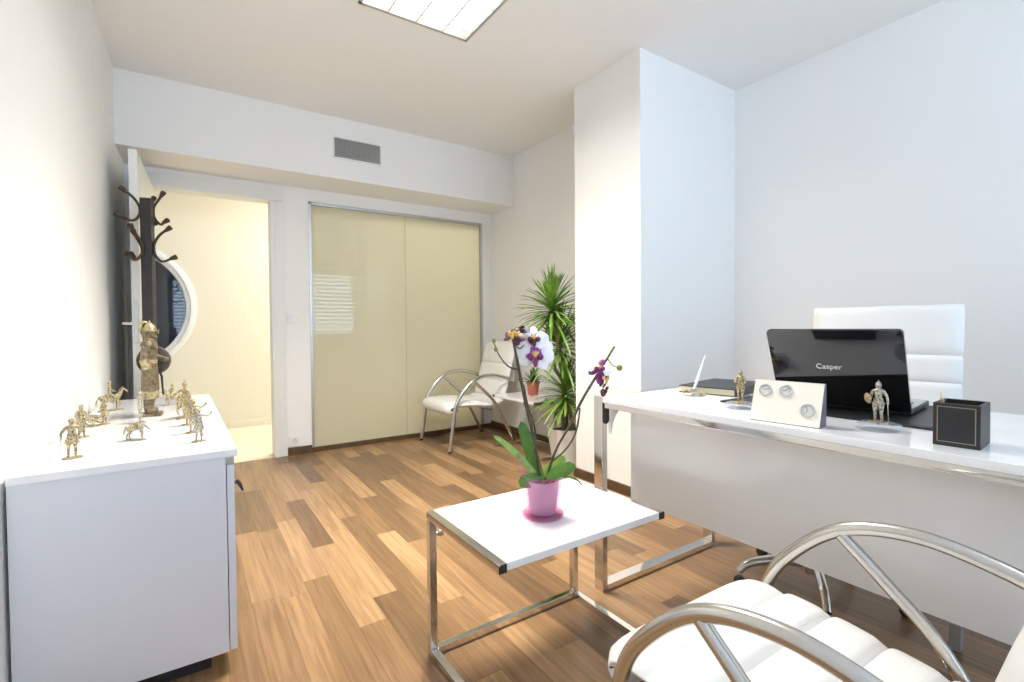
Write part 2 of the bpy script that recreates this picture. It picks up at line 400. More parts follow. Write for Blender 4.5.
# door casing: lining, stepped architrave
bm = nb()
for (x0, x1) in ((DX0-.095, DX0+.002), (DX1-.002, DX1+.096)):
    box(bm, x0, x1, YB-.018, YB+.006, 0, DZ-.0005, .003)
xi = DX1-.002
box(bm, DX1-.004, DX1+.028, YB-.028, YB+.004, 0, DZ-.005, .003); box(bm, DX0-.028, DX0+.004, YB-.028, YB+.004, 0, DZ-.005, .003)
box(bm, DX0-.095, DX1+.096, YB-.018, YB+.006, DZ, DZ+.096, .004); box(bm, DX0-.028, DX1+.028, YB-.028, YB+.004, DZ-.004, DZ+.028, .004)
box(bm, DX0-.03, DX0, YB, YB+t+.01, 0, DZ); box(bm, DX1, DX1+.03, YB, YB+t+.01, 0, DZ); box(bm, DX0-.03, DX1+.03, YB, YB+t+.01, DZ, DZ+.03)
struct('trim_1', bm, 'trim')
# open door leaf, hinged on the left jamb
ang = math.atan2(4.30-3.44, DX0+.022-(-.222))   # direction lock edge -> hinge
door = bpy.data.objects.new('door_1', None); C.objects.link(door); door['kind'] = 'structure'
door.location = (-.222, 3.445, 0); door.rotation_euler = (0, 0, ang)
bm = nb(); box(bm, 0, .845, -.02, .02, .008, 2.045, .002); obj('door_leaf', bm, 'trim', door)
bm = nb(); box(bm, -.0025, .001, -.011, .011, .965, 1.20, .0008); box(bm, -.005, .001, -.006, .006, 1.06, 1.085)
for z in (.985, 1.18): lathe(bm, [(.004, 0), (.004, .0035), (0, .0038)], (-.002, 0, z), 10, axis=(-1, 0, 0))
obj('lock_plate', bm, 'alu', door)
for s in (1, -1):
    bm = nb(); lathe(bm, [(.024, 0), (.024, .006), (.012, .009), (.010, .05), (.009, .052)], (.058, s*.0195, 1.075), 16, axis=(0, s, 0))
    tube(bm, [(.058, s*.062, 1.075), (.09, s*.064, 1.075), (.175, s*.060, 1.072)], [.010, .009, .008], 10, 4)
    obj('door_handle', bm, 'chrome', door)
# glass partition: two frosted panes in a thin metal frame
win = bpy.data.objects.new('window_1', None); C.objects.link(win); win['kind'] = 'structure'; win.location = (0, YB, 0)
bm = nb()
box(bm, GX0, GX0+.022, -.006, .05, 0, GZ, .002); box(bm, GX1-.022, GX1, -.006, .05, 0, GZ, .002); box(bm, GX0, GX1, -.006, .05, GZ-.024, GZ, .002); box(bm, GX0, GX1, .004, .05, 0, .03)
obj('window_frame', bm, 'alu', win)
xm = 1.722
for x0, x1 in ((GX0+.02, xm-.001), (xm+.001, GX1-.02)):
    bm = nb(); box(bm, x0, x1, .018, .028, .02, GZ-.02, .0008); obj('glass_pane', bm, 'frost', win)

# corridor shell and the porthole in its far wall
CY = 5.87
PXC, PZC, PR, PRI = -.537, 1.258, .647, .558
bm = nb()
N = 64
def rect_pt(a):
    c, s = math.cos(a), math.sin(a); hx, hz = .75, .85
    k = min(hx/abs(c) if abs(c) > 1e-6 else 9, hz/abs(s) if abs(s) > 1e-6 else 9); return PXC+c*k, PZC+s*k
A = [bm.verts.new((PXC+PRI*math.cos(2*PI*k/N), CY, PZC+PRI*math.sin(2*PI*k/N))) for k in range(N)]
B = [bm.verts.new((rect_pt(2*PI*(k+.5)/N)[0], CY, rect_pt(2*PI*(k+.5)/N)[1])) for k in range(N)]
for sx in (-1, 1):
    for sz in (-1, 1):
        c_ = Vector((PXC+.75*sx, CY, PZC+.85*sz)); min(B, key=lambda v: (v.co-c_).length).co = c_
D = [bm.verts.new((v.co.x, CY+.1, v.co.z)) for v in A]
for k in range(N):
    bm.faces.new((A[k], A[(k+1) % N], B[k])); bm.faces.new((A[(k+1) % N], B[(k+1) % N], B[k])); bm.faces.new((A[k], D[k], D[(k+1) % N], A[(k+1) % N]))
box(bm, -2.2, PXC-.75, CY, CY+.12, 0, ZC); box(bm, PXC+.75, 3.6, CY, CY+.12, 0, ZC)
box(bm, PXC-.75, PXC+.75, CY, CY+.12, PZC+.85, ZC); box(bm, PXC-.75, PXC+.75, CY, CY+.12, 0, PZC-.85)
struct('wall_corridor', bm, 'corr')
bm = nb(); box(bm, -2.2, -2.1, YB+t, CY, 0, ZC); box(bm, 3.5, 3.6, YB+t, CY, 0, ZC); struct('wall_corridor_end', bm, 'corr')
bm = nb(); box(bm, -2.2, 3.6, YB+t-.02, CY+.1, ZC, ZC+.1); struct('ceiling_corridor', bm, 'ceil')
bm = nb(); box(bm, -2.1, 3.5, CY-.012, CY, 0, .07, .002); struct('baseboard_corridor', bm, 'corr')
po = bpy.data.objects.new('window_2', None); C.objects.link(po); po['kind'] = 'structure'; po.location = (PXC, CY, PZC)
bm = nb(); lathe(bm, [(PRI-.004, -.004), (PRI, .02), (PRI+.035, .026), (PRI+.040, .034), (PR-.02, .03), (PR, .016), (PR, -.002), (PRI-.004, -.004)], (0, 0, 0), 72, axis=(0, -1, 0), closed=True)
obj('porthole_ring', bm, 'ring', po)
bm = nb(); lathe(bm, [(0, 0), (PRI+.002, 0), (PRI+.002, .008), (0, .008)], (0, .03, 0), 72, axis=(0, -1, 0)); obj('porthole_glass', bm, 'darkglass', po)

# ------------------------------------------------------------------ ceiling lamps
def ceiling_lamp(x0, x1, y0, y1, label, power):
    cx, cy = (x0+x1)/2, (y0+y1)/2; hx, hy = (x1-x0)/2, (y1-y0)/2
    t_ = thing('ceiling_light', label, 'ceiling light', (cx, cy, ZC), 0)
    bm = nb(); e = .016
    box(bm, -hx, hx, -hy, -hy+e, -.004, .10); box(bm, -hx, hx, hy-e, hy, -.004, .10); box(bm, -hx, -hx+e, -hy, hy, -.004, .10); box(bm, hx-e, hx, -hy, hy, -.004, .10)
    box(bm, -hx, hx, -hy, hy, .098, .105)
    obj('lamp_frame', bm, 'alu', t_)
    bm = nb(); box(bm, -hx+e, hx-e, -hy+e, hy-e, .070, .074); obj('lamp_diffuser', bm, 'lamp', t_)
    bm = nb()
    for k in range(1, 4):
        x = -hx+2*hx*k/4; prism(bm, [(x-.004, .002), (x+.004, .002), (x+.001, .05), (x-.001, .05)], 1, -hy+e, hy-e)
    for k in range(1, 8):
        y = -hy+2*hy*k/8; prism(bm, [(y-.003, .004), (y+.003, .004), (y+.001, .05), (y-.001, .05)], 0, -hx+e, hx-e)
    obj('louver', bm, 'ring', t_)
    if power:
        area('lamp_light', (cx, cy, ZC-.006), (0, 0, 0), 2*hx-.04, 2*hy-.04, power*.24, WARM, 150)
        area('lamp_light', (cx, cy, ZC-.007), (0, 0, 0), 2*hx-.04, 2*hy-.04, power*.48, WARM, 108)
ceiling_lamp(*LAMPS[0], 'square recessed louvre ceiling light at the top of the picture', 56)
ceiling_lamp(*LAMPS[1], 'square recessed louvre ceiling light behind the camera', 0)

# air vent in the soffit
v = thing('air_vent', 'aluminium air vent grille set high in the soffit above the glass', 'vent', (1.163, YS, 2.432))
bm = nb(); W_, H_ = .19, .085
box(bm, -W_, W_, -.006, .002, H_-.012, H_, .002); box(bm, -W_, W_, -.006, .002, -H_, -H_+.012, .002); box(bm, -W_, -W_+.012, -.006, .002, -H_, H_, .002); box(bm, W_-.012, W_, -.006, .002, -H_, H_, .002)
obj('vent_frame', bm, 'whiteplastic', v)
bm = nb(); box(bm, -W_+.01, W_-.01, -.0012, -.0005, -H_+.01, H_-.01); obj('vent_back', bm, 'greyplastic', v)
bm = nb()
for k in range(9):
    z = -H_+.02+k*(2*H_-.04)/8; box(bm, -W_+.01, W_-.01, -.0045, .0045, -.0012, .0012, mtx=Matrix.Translation((0, -.0062, z)) @ Matrix.Rotation(math.radians(-35), 4, 'X'))
for k in range(13):
    x = -W_+.025+k*(2*W_-.05)/12; box(bm, x-.0012, x+.0012, -.004, -.0015, -H_+.01, H_-.01)
obj('slats', bm, 'alu', v)

# light switch and socket on the pier
s = thing('light_switch', 'white double light switch on the wall pier beside the doorway', 'light switch', (.735, YB, 1.122))
bm = nb(); box(bm, -.042, .042, -.009, 0, -.042, .042, .003); obj('switch_plate', bm, 'whiteplastic', s)
for x in (-.0155, .0155): bm = nb(); box(bm, x-.0145, x+.0145, -.013, -.008, -.03, .03, .002); obj('rocker', bm, 'whiteplastic', s)
s = thing('wall_socket', 'white round power socket low on the wall pier above the skirting', 'socket', (.737, YB, .112))
bm = nb(); box(bm, -.044, .044, -.010, 0, -.044, .044, .003); obj('socket_plate', bm, 'whiteplastic', s)
bm = nb(); lathe(bm, [(.024, 0), (.024, .004), (.020, .004), (.019, .0006), (0, .0006)], (0, -.0095, 0), 24, axis=(0, -1, 0)); obj('socket_well', bm, 'ring', s)
bm = nb()
for x in (-.0095, .0095): lathe(bm, [(.003, 0), (.003, .0012), (0, .0012)], (x, -.0105, 0), 10, axis=(0, -1, 0))
box(bm, -.004, .004, -.0118, -.0105, .015, .0195)
obj('contact_hole', bm, 'dark', s)

# ------------------------------------------------------------------ sideboard (left)
XL_, XF, Y0, Y1, ZT = -.352, .117, 1.692, 3.225, .676
cb_ = thing('sideboard', 'long white laminate sideboard along the left wall with figurines on top', 'cabinet', (0, 0, 0))
bm = nb(); prism(bm, [(-.374, 1.692), (.126, 1.692), (.110, 3.225), (-.338, 3.225)], 2, ZT-.020, ZT); obj('cabinet_top', bm, 'lacq', cb_)
bm = nb(); prism(bm, [(-.374, 1.696), (.096, 1.696), (.082, 3.22), (-.338, 3.22)], 2, .062, ZT-.0205); obj('carcass', bm, 'cab', cb_)
bm = nb(); box(bm, -.32, .050, 1.75, 3.17, 0, .0625); obj('plinth', bm, 'wenge', cb_)
for k in range(3):
    ya = 1.698+k*.508; yb = ya+.503; xa = .0985-.0092*(ya-1.692); xb = .0985-.0092*(yb-1.692)
    bm = nb(); prism(bm, [(xa, ya), (xa+.0195, ya), (xb+.0195, yb), (xb, yb)], 2, .064, ZT-.046); d = obj('cabinet_door', bm, 'cab', cb_)
    bm = nb(); xk = xa+.019; yk = ya+.045
    tube(bm, [(xk, yk, .560), (xk+.016, yk, .561)], .004, 8)
    tube(bm, [(xk+.010, yk, .568), (xk+.018, yk, .553), (xk+.026, yk, .532)], [.0045, .006, .003], 8, 4)
    obj('door_handle', bm, 'dark', d)
bm = nb(); box(bm, .094, .118, 1.694, 1.72, ZT-.046, ZT-.0205, .002); obj('hinge_bracket', bm, 'alu', cb_)

# ------------------------------------------------------------------ side tables (C shape)
def c_table(label, loc, rz):
    t_ = thing('side_table', label, 'table', loc, rz, None)
    hx, hy, H, q = .295, .215, .4584, .024
    bm = nb(); box(bm, -hx+.012, hx-.012, -hy, hy-.004, H-.020, H, .0015); obj('tabletop', bm, 'lacq', t_)
    for s in (-1, 1):
        bm = nb(); box(bm, s*hx-.012, s*hx+.012, -hy, hy, H-.0235, H-.0005, .0015); e = obj('end_bar', bm, 'chrome', t_)
        bm = nb(); box(bm, s*hx-.0115, s*hx+.0115, -hy-.002, -hy, H-.023, H-.001, .0006); obj('end_cap', bm, 'dark', e)
        bm = nb(); box(bm, s*hx-.012, s*hx+.012, hy-.024, hy, 0, H-.024, .0015); p = obj('post', bm, 'chrome', t_)
        bm = nb(); lathe(bm, [(.005, 0), (.005, .012), (.010, .013), (.010, .024), (.007, .027), (0, .028)], (s*hx-s*.012, hy-.012, H-.075), 14, axis=(-s, 0, 0)); obj('knob', bm, 'alu', p)
        bm = nb(); box(bm, s*hx-.012, s*hx+.012, -hy, hy-.0245, 0, .024, .0015); obj('floor_runner', bm, 'chrome', t_)
    bm = nb(); box(bm, -hx+.0125, hx-.0125, hy-.024, hy, 0, .024, .0015); obj('floor_bar', bm, 'chrome', t_)
    return t_
c_table('white side table with chrome frame in the foreground carrying the orchid', (.932, 1.214, 0), 0)
c_table('white side table with chrome frame in the far corner beside the armchair', (2.415, 3.275, 0), -PI/2)

# ------------------------------------------------------------------ chrome armchairs
def puff_shell(path, half, thick, seams, nu=60, nv=14, puff=.012, edge=.016, face=1):
    """upholstered slab following a side profile, split in padded segments by seams; returns one closed mesh"""
    P = catmull([(0, p[0], p[1]) for p in path], 10)
    ln = [0]
    for a, b in zip(P, P[1:]): ln.append(ln[-1]+(b-a).length)
    T = ln[-1]
    def at(s):
        s = max(0, min(T, s))
        for i in range(len(ln)-1):
            if s <= ln[i+1]+1e-9:
                k = (s-ln[i])/max(1e-9, ln[i+1]-ln[i]); return P[i].lerp(P[i+1], k), (P[i+1]-P[i]).normalized()
        return P[-1], (P[-1]-P[-2]).normalized()
    S = sorted(set([T*k/nu for k in range(nu+1)] + [T*x for x in seams]))
    sm = [0]+[T*x for x in seams]+[T]
    bm = nb(); top, bot = [], []
    for s in S:
        p, tg = at(s); n = Vector((0, tg.z, -tg.y))*face
        k = max(i for i in range(len(sm)-1) if sm[i] <= s+1e-9); u = (s-sm[k])/(sm[k+1]-sm[k])
        a = (1-abs(2*u-1)**6); endf = min(1, min(s, T-s)/edge)
        r, q = [], []
        for j in range(nv+1):
            v_ = -1+2*j/nv; v_ = math.copysign(abs(v_)**.8, v_); ef = math.sqrt(max(0, 1-abs(v_)**8)); x = half*v_*(.985+.015*a)
            h = (thick/2+puff*a-.5*puff)*ef*math.sqrt(max(.02, endf*(2-endf))) if endf < 1 else (thick/2+puff*a-.5*puff)*ef
            r.append(bm.verts.new(Vector((x, p.y, p.z))+n*max(h, .003))); q.append(bm.verts.new(Vector((x, p.y, p.z))-n*max(.003, .8*h)))
        top.append(r); bot.append(q)
    for G, f in ((top, 0), (bot, 1)):
        for A, B in zip(G, G[1:]):
            for j in range(nv): bm.faces.new((A[j], A[j+1], B[j+1], B[j]))
    for A, B, a, b in zip(top, top[1:], bot, bot[1:]):
        bm.faces.new((A[0], B[0], b[0], a[0])); bm.faces.new((A[-1], B[-1], b[-1], a[-1]))
    for r, q in ((top[0], bot[0]), (top[-1], bot[-1])):
        for j in range(nv): bm.faces.new((r[j], r[j+1], q[j+1], q[j]))
    return bm
# local: x sideways, +y forward; a (distance back from the front feet) = -y
def armchair(label, loc, rz, sc):
    c = thing('armchair', label, 'armchair', loc, rz, None, sc)
    seat = [(-.053, .316), (-.026, .331), (-.018, .355), (-.053, .373), (-.15, .378), (-.26, .371), (-.38, .358), (-.47, .355), (-.545, .385)]
    obj('seat', puff_shell(seat, .270, .050, [.27, .45, .64, .82], 100, 16, .020), 'leather', c, ang=60)
    back = [(-.550, .390), (-.585, .50), (-.625, .64), (-.662, .78), (-.695, .90)]
    obj('backrest', puff_shell(back, .262, .046, [.3, .6], 60, 16, .018), 'leather', c, ang=60)
    arm = [(0, 0), (.03, .19), (.06, .378), (.127, .489), (.24, .585), (.38, .618), (.52, .598), (.64, .555)]
    br = [(.238, .572), (.33, .49), (.43, .39), (.54, .205), (.645, .0)]
    for s in (-1, 1):
        x = s*.29
        bm = nb(); tube(bm, [(x, -a, z) for a, z in arm], .0165, 14, 8, r2=.0135, up=(0, 1, 0)); f = obj('arm_frame', bm, 'satin', c)
        bm = nb(); lathe(bm, [(.017, 0), (.017, .012), (.0155, .014)], (x, -.001, 0), 14); obj('foot_cap', bm, 'dark', f)
        bm = nb(); tube(bm, [(x, -a, z) for a, z in br], .015, 12, 6, r2=.0125, up=(0, 1, 0)); f = obj('brace_leg', bm, 'satin', c)
        bm = nb(); lathe(bm, [(.017, 0), (.017, .012), (.0155, .014)], (x, -.642, 0), 14); obj('foot_cap', bm, 'dark', f)
        bm = nb(); tube(bm, [(x, -.64, .555), (s*.262, -.655, .60), (s*.22, -.69, .66)], .011, 10, 4); obj('arm_bracket', bm, 'satin', c)
    for y, z in ((-.08, .340), (-.40, .322)):
        bm = nb(); tube(bm, [(-.29, y-.0, z), (.29, y, z)], .010, 10); obj('cross_bar', bm, 'satin', c)
    return c
ch = armchair('white padded armchair with arched chrome arms in the right foreground', (.977, .732, 0), .029, .96)
ch2 = dup(ch, 'white padded armchair with arched chrome arms in the far corner by the glass', (1.795, 3.90, 0), PI/2, None, 1)
for k_ in kids(ch):
    if k_.name.startswith('seat'): k_.rotation_euler = (0, 0, -.045)   # the sling sits slightly askew in the near frame

# ------------------------------------------------------------------ desk
ZD = .765
dk = thing('office_desk', 'large white office desk with grey front panel and chrome frame legs', 'desk', (0, 0, 0))
DXF, DXB, DYE, DYN = 1.333, 2.065, 1.366, -.62
bm = nb(); box(bm, DXF, DXB, DYN, DYE, ZD-.021, ZD, .002); obj('desktop', bm, 'lacq', dk)
bm = nb(); box(bm, DXF+.004, DXF+.03, DYN, DYE-.002, ZD-.042, ZD-.0215, .002); obj('front_rail', bm, 'chrome', dk)
bm = nb(); box(bm, 1.43, 1.448, DYN+.06, 1.312, .362, ZD-.030); obj('front_panel', bm, 'panel', dk)
for y in (1.02, .10, -.4):
    bm = nb(); box(bm, 1.449, 2.03, y-.015, y+.015, ZD-.06, ZD-.0215); obj('cross_beam', bm, 'alu', dk)
for (ya, yb) in ((DYE+.001, DYE+.048), (DYN-.048, DYN-.001)):
    bm = nb(); box(bm, DXF, DXF+.026, ya, yb, 0, ZD+.002, .002); obj('leg', bm, 'chrome', dk)
    bm = nb(); box(bm, DXB-.03, DXB-.004, ya, yb, 0, ZD+.002, .002); obj('leg', bm, 'chrome', dk)
    bm = nb(); box(bm, DXF+.0265, DXB-.0305, ya, yb, 0, .026, .002); obj('floor_runner', bm, 'chrome', dk)
    bm = nb(); box(bm, DXF+.0265, DXB-.0305, ya, yb, ZD-.028, ZD+.002, .002); obj('top_bar', bm, 'chrome', dk)
# quarter-round gusset between the leg and the rail
bm = nb(); R_ = .115; g = [(DXF+.028, ZD-.027), (DXF+.028, ZD-.027-R_)]
g += [(DXF+.030+R_-R_*math.cos(a)*1.0, ZD-.027-R_+R_*math.sin(a)) for a in [k*PI/2/10 for k in range(1, 10)]]
g += [(DXF+.030+R_, ZD-.027)]
prism(bm, g, 1, DYE-.02, DYE-.004); obj('gusset', bm, 'panel', dk)
bm = nb(); prism(bm, [(DXF+.004, ZD-.024), (DXF+.028, ZD-.024), (DXF+.028, ZD-.095), (DXF+.014, ZD-.105), (DXF+.004, ZD-.085)], 1, DYE-.008, DYE+.0005); obj('corner_clamp', bm, 'dark', dk)
bm = nb(); box(bm, 2.01, 2.04, .478, .508, 0, ZD-.0215, .002); obj('cable_duct', bm, 'greyplastic', dk)
def dz(x, y): return (x, y, ZD)

# ---- things on the desk
o = thing('desk_pad', 'large black leather desk pad under the laptop', 'desk pad', dz(1.80, .73))
bm = nb(); box(bm, -.22, .22, -.30, .30, .0003, .006, .002); obj('pad_base', bm, 'blackleather', o)
bm = nb()
for s in (-1, 1): box(bm, -.215, .215, s*.285-.001, s*.285+.001, .0058, .0068); box(bm, s*.205-.001, s*.205+.001, -.295, .295, .0058, .0068)
obj('pad_stitching', bm, 'dark', o)
# notebook
o = thing('notebook', 'closed black notebook with cream page edges near the column end of the desk', 'notebook', dz(1.878, 1.205), math.radians(100))
hx, hy = .115, .168
bm = nb(); box(bm, -hx, hx, -hy, hy, .0003, .003, .001); box(bm, -hx, hx, -hy, hy, .025, .029, .0012); box(bm, -hx-.003, -hx+.006, -hy, hy, .0003, .029, .0015); obj('cover', bm, 'blackleather', o)
bm = nb(); box(bm, -hx+.004, hx-.006, -hy+.005, hy-.005, .003, .025); obj('pages', bm, 'paper', o)
# pen stand
o = thing('pen_stand', 'white desk pen standing slanted in a round silver base', 'pen stand', dz(1.655, 1.192))
bm = nb(); lathe(bm, [(.045, 0), (.046, .006), (.040, .012), (.016, .015), (.012, .024), (.008, .026)], n=28); obj('stand_base', bm, 'silverfig', o)
bm = nb(); tube(bm, [(0, 0, .022), (.012, -.012, .07), (.036, -.026, .155)], [.0045, .006, .0018], 10, 4); obj('pen', bm, 'whiteplastic', o)
bm = nb(); lathe(bm, [(.011, 0), (.010, .008), (.006, .010)], (-.028, .015, .011), 12); obj('gold_stud', bm, 'bronzegold', o)
# weather-station plaque
cyw = math.atan2(.613-.789, 1.38-1.36)
o = thing('desk_clock', 'cream desk plaque with three small round silver dials', 'desk clock', dz(1.370, .701), cyw)
# local x along the plaque (near->far reversed), -y... front face faces the camera side
L2 = .0895; hgt, lean = .114, .040
bm = nb(); prism(bm, [(0, 0), (.052, 0), (lean+.012, hgt), (lean, hgt)], 0, -L2, L2); obj('plaque_body', bm, 'plaquegrey', o)
nrm = Vector((0, -hgt, lean)).normalized(); upv = Vector((0, lean, hgt)).normalized()
bm = nb()
for p in [(-1, 1), ]: pass
A = [bm.verts.new(Vector((sx*L2, 0, 0))+upv*(zz)+nrm*d_) for d_ in (0.0002, .003) for sx, zz in ((-1, .001), (1, .001), (1, .1205), (-1, .1205))]
for f in ((3, 2, 1, 0), (4, 5, 6, 7), (0, 1, 5, 4), (1, 2, 6, 5), (2, 3, 7, 6), (3, 0, 4, 7)): bm.faces.new([A[k] for k in f])
obj('front_plate', bm, 'cream', o)
for (u_, v_, rr, hand) in ((-.058, .091, .0175, .4), (-.003, .093, .0175, .8), (.057, .044, .0185, 1.9)):
    ctr = Vector((u_, 0, 0))+upv*v_+nrm*.003
    bm = nb(); lathe(bm, [(rr, 0), (rr, .003), (rr*.9, .0045), (rr*.8, .003), (rr*.8, .001)], ctr, 28, axis=nrm); dl = obj('dial', bm, 'alu', o)
    bm = nb(); lathe(bm, [(rr*.81, 0), (rr*.81, .0016), (0, .0016)], ctr, 24, axis=nrm); obj('dial_face', bm, 'dial', dl)
    bm = nb(); ring = ctr+nrm*.0018
    for k in range(12):
        a = 2*PI*k/12; p0 = ring+Vector((1, 0, 0))*(math.cos(a)*rr*.6)+upv*(math.sin(a)*rr*.6); p1 = ring+Vector((1, 0, 0))*(math.cos(a)*rr*.74)+upv*(math.sin(a)*rr*.74)
        tube(bm, [p0, p1], .0006, 5)
    for hh, l_ in ((hand, .62), (hand+2.4, .4)): tube(bm, [ring, ring+(Vector((1, 0, 0))*math.cos(hh)+upv*math.sin(hh))*rr*l_], .0007, 5)
    obj('dial_marks', bm, 'dialin', dl)
# pen cup
o = thing('pen_cup', 'square black leather pen cup with beige stitched border', 'pen cup', dz(1.462, .350), math.radians(3))
hx, hy, hh, tt = .049, .040, .096, .006
bm = nb(); box(bm, -hx, -hx+tt, -hy, hy, 0, hh, .0015); box(bm, hx-tt, hx, -hy, hy, 0, hh, .0015); box(bm, -hx+tt-.001, hx-tt+.001, -hy, -hy+tt, 0, hh, .0015); box(bm, -hx+tt-.001, hx-tt+.001, hy-tt, hy, 0, hh, .0015); box(bm, -hx+.002, hx-.002, -hy+.002, hy-.002, 0, .006)
obj('cup_body', bm, 'blackleather', o)
bm = nb(); a, b_ = .032, .010
for y in (-a, a): box(bm, -hx-.0008, -hx+.0005, y-.0008, y+.0008, b_, hh-.008)
for z in (b_, hh-.008): box(bm, -hx-.0008, -hx+.0005, -a-.0008, a+.0008, z-.0008, z+.0008)
obj('stitched_border', bm, 'stitch', o)
o = thing('pen', 'light wooden pen poking out of the black pen cup', 'pen', dz(1.45, .376), 0)
bm = nb(); tube(bm, [(0, 0, .0065), (-.006, .004, .102)], .0042, 10); obj('pen_barrel', bm, 'bronzegold', o)
bm = nb(); tube(bm, [(-.006, .004, .1), (-.0075, .005, .118)], [.0042, .0012], 10); obj('pen_tip', bm, 'paper', o)
# laptop
th = -1.452
d3 = Vector((math.cos(th), math.sin(th), 0)); back3 = Vector((-math.sin(th), math.cos(th), 0))   # points to the user
lp = thing('laptop', 'open black laptop seen from behind its glossy lid', 'laptop', (1.712, .700, ZD+.0065), th)
W2 = .178
bm = nb(); box(bm, -W2, W2, .0, .25, .004, .020, .004, 3); bs = obj('laptop_base', bm, 'dark', lp)
for x in (-.15, .15):
    for y in (.02, .23): lathe(bm := nb(), [(.008, 0), (.008, .0045)], (x, y, 0), 10); obj('rubber_foot', bm, 'black', bs)
bm = nb(); box(bm, -W2+.003, W2-.003, .015, .247, .0195, .0215, .0006); obj('keyboard_deck', bm, 'greyplastic', bs)
bm = nb()
for r_ in range(5):
    for c_ in range(14): box(bm, -.16+c_*.0229, -.14+c_*.0229, .035+r_*.022, .0535+r_*.022, .0212, .0238, .001, 1)
obj('keys', bm, 'key', bs)
bm = nb(); box(bm, -.045, .045, .165, .22, .0212, .0219, .0003); obj('touchpad', bm, 'alu', bs)
tilt = .43; HL = .262
lid_m = Matrix.Translation((0, .004, .016)) @ Matrix.Rotation(tilt, 4, 'X')    # leans toward -y (the visitor side)
def rrect(x0, x1, z0, z1, r):
    o_ = []
    for cx_, cz_, a_ in ((x1-r, z0+.003, -PI/2), (x1-r, z1-r, 0), (x0+r, z1-r, PI/2), (x0+r, z0+.003, PI)):
        rr_ = r if cz_ > z0+.01 else .003
        o_ += [(cx_+(r-rr_)*(1 if cx_ > 0 else -1)+rr_*math.cos(a_+k*PI/12), cz_+rr_*math.sin(a_+k*PI/12)) for k in range(7)]
    return o_
bm = nb(); prism(bm, rrect(-W2, W2, 0, HL, .012), 1, -.010, 0)
bmesh.ops.bevel(bm, geom=[e for e in bm.edges if all(abs(v.co.y+.010) < 1e-6 for v in e.verts)], offset=.002, segments=3, affect='EDGES')
bmesh.ops.transform(bm, matrix=lid_m, verts=bm.verts); lid = obj('lid', bm, 'blackgloss', lp)
bm = nb(); box(bm, -W2+.012, W2-.012, .0, .0008, .014, HL-.012, mtx=lid_m); obj('screen', bm, 'screen', lid)
for s in (-1, 1): bm = nb(); tube(bm, [(s*.13-.025, .003, .017), (s*.13+.025, .003, .017)], .0075, 12); obj('hinge', bm, 'dark', lp)
cu = bpy.data.curves.new('lettering', 'FONT'); cu.body = 'Casper'; cu.size = .0245; cu.align_x = 'CENTER'; cu.extrude = .0003
to = bpy.data.objects.new('tmp', cu); C.objects.link(to)
dg = bpy.context.evaluated_depsgraph_get(); dg.update(); tm = bpy.data.meshes.new_from_object(to.evaluated_get(dg)); bpy.data.objects.remove(to)
tm.transform(lid_m @ Matrix.Translation((-.013, -.0104, .130)) @ Matrix.Rotation(PI/2, 4, 'X'))
tm.materials.clear(); tm.materials.append(M['whiteplastic']); lo = bpy.data.objects.new('lid_lettering', tm); C.objects.link(lo); lo.parent = lid

# ------------------------------------------------------------------ office chair behind the desk
oc = thing('office_chair', 'white ribbed leather swivel chair behind the desk', 'office chair', (2.10, .822, 0), math.radians(4))
def oshell(path, half, thick, seams): return puff_shell(path, half, thick, seams, 90, 16, .010, .02, -1)
bm = oshell([(-.20, .455), (-.17, .475), (.05, .48), (.24, .47), (.295, .485)], .25, .05, [.3, .55, .8]); bmesh.ops.rotate(bm, verts=bm.verts, cent=(0, 0, 0), matrix=Matrix.Rotation(PI/2, 3, 'Z')); bmesh.ops.scale(bm, vec=(-1, 1, 1), verts=bm.verts)
obj('seat', bm, 'leather', oc, ang=60)
bm = oshell([(.295, .49), (.31, .60), (.322, .72), (.335, .85), (.348, 1.0), (.36, 1.112)], .262, .04, [.15, .33, .51, .68]); bmesh.ops.rotate(bm, verts=bm.verts, cent=(0, 0, 0), matrix=Matrix.Rotation(PI/2, 3, 'Z')); bmesh.ops.scale(bm, vec=(-1, 1, 1), verts=bm.verts)
obj('backrest', bm, 'leather', oc, ang=60)
bm = nb(); off_ = Vector((-.06, .10, 0)); lathe(bm, [(.05, .075), (.05, .13), (.028, .135), (.028, .30), (.018, .31), (.018, .445), (.08, .45)], off_, n=18); obj('gas_column', bm, 'chrome', oc)
for s in (-1, 1):
    bm = nb(); tube(bm, [(-.16, s*.25, .45), (-.17, s*.28, .52), (-.15, s*.285, .615), (0, s*.285, .625), (.16, s*.285, .62), (.33, s*.265, .65)], .013, 10, 6); obj('armrest', bm, 'chrome', oc)
for k in range(5):
    a = math.radians(136+72*k); dx, dy = math.cos(a), math.sin(a)
    bm = nb(); tube(bm, [(dx*.035, dy*.035, .112), (dx*.14, dy*.14, .112), (dx*.24, dy*.24, .094), (dx*.285, dy*.285, .060)], [.024, .019, .016, .014], 12, 5); ar = obj('base_arm', bm, 'chrome', oc, loc=off_)
    bm = nb()
    for s in (-1, 1):
        px, py = dx*.282-dy*s*.014, dy*.282+dx*s*.014
        lathe(bm, [(.019, 0), (.022, .003), (.022, .013), (.019, .016)], (px-(-dy)*s*.008, py-dx*s*.008, .022), 16, axis=(-dy, dx, 0))
    obj('caster', bm, 'dark', ar)

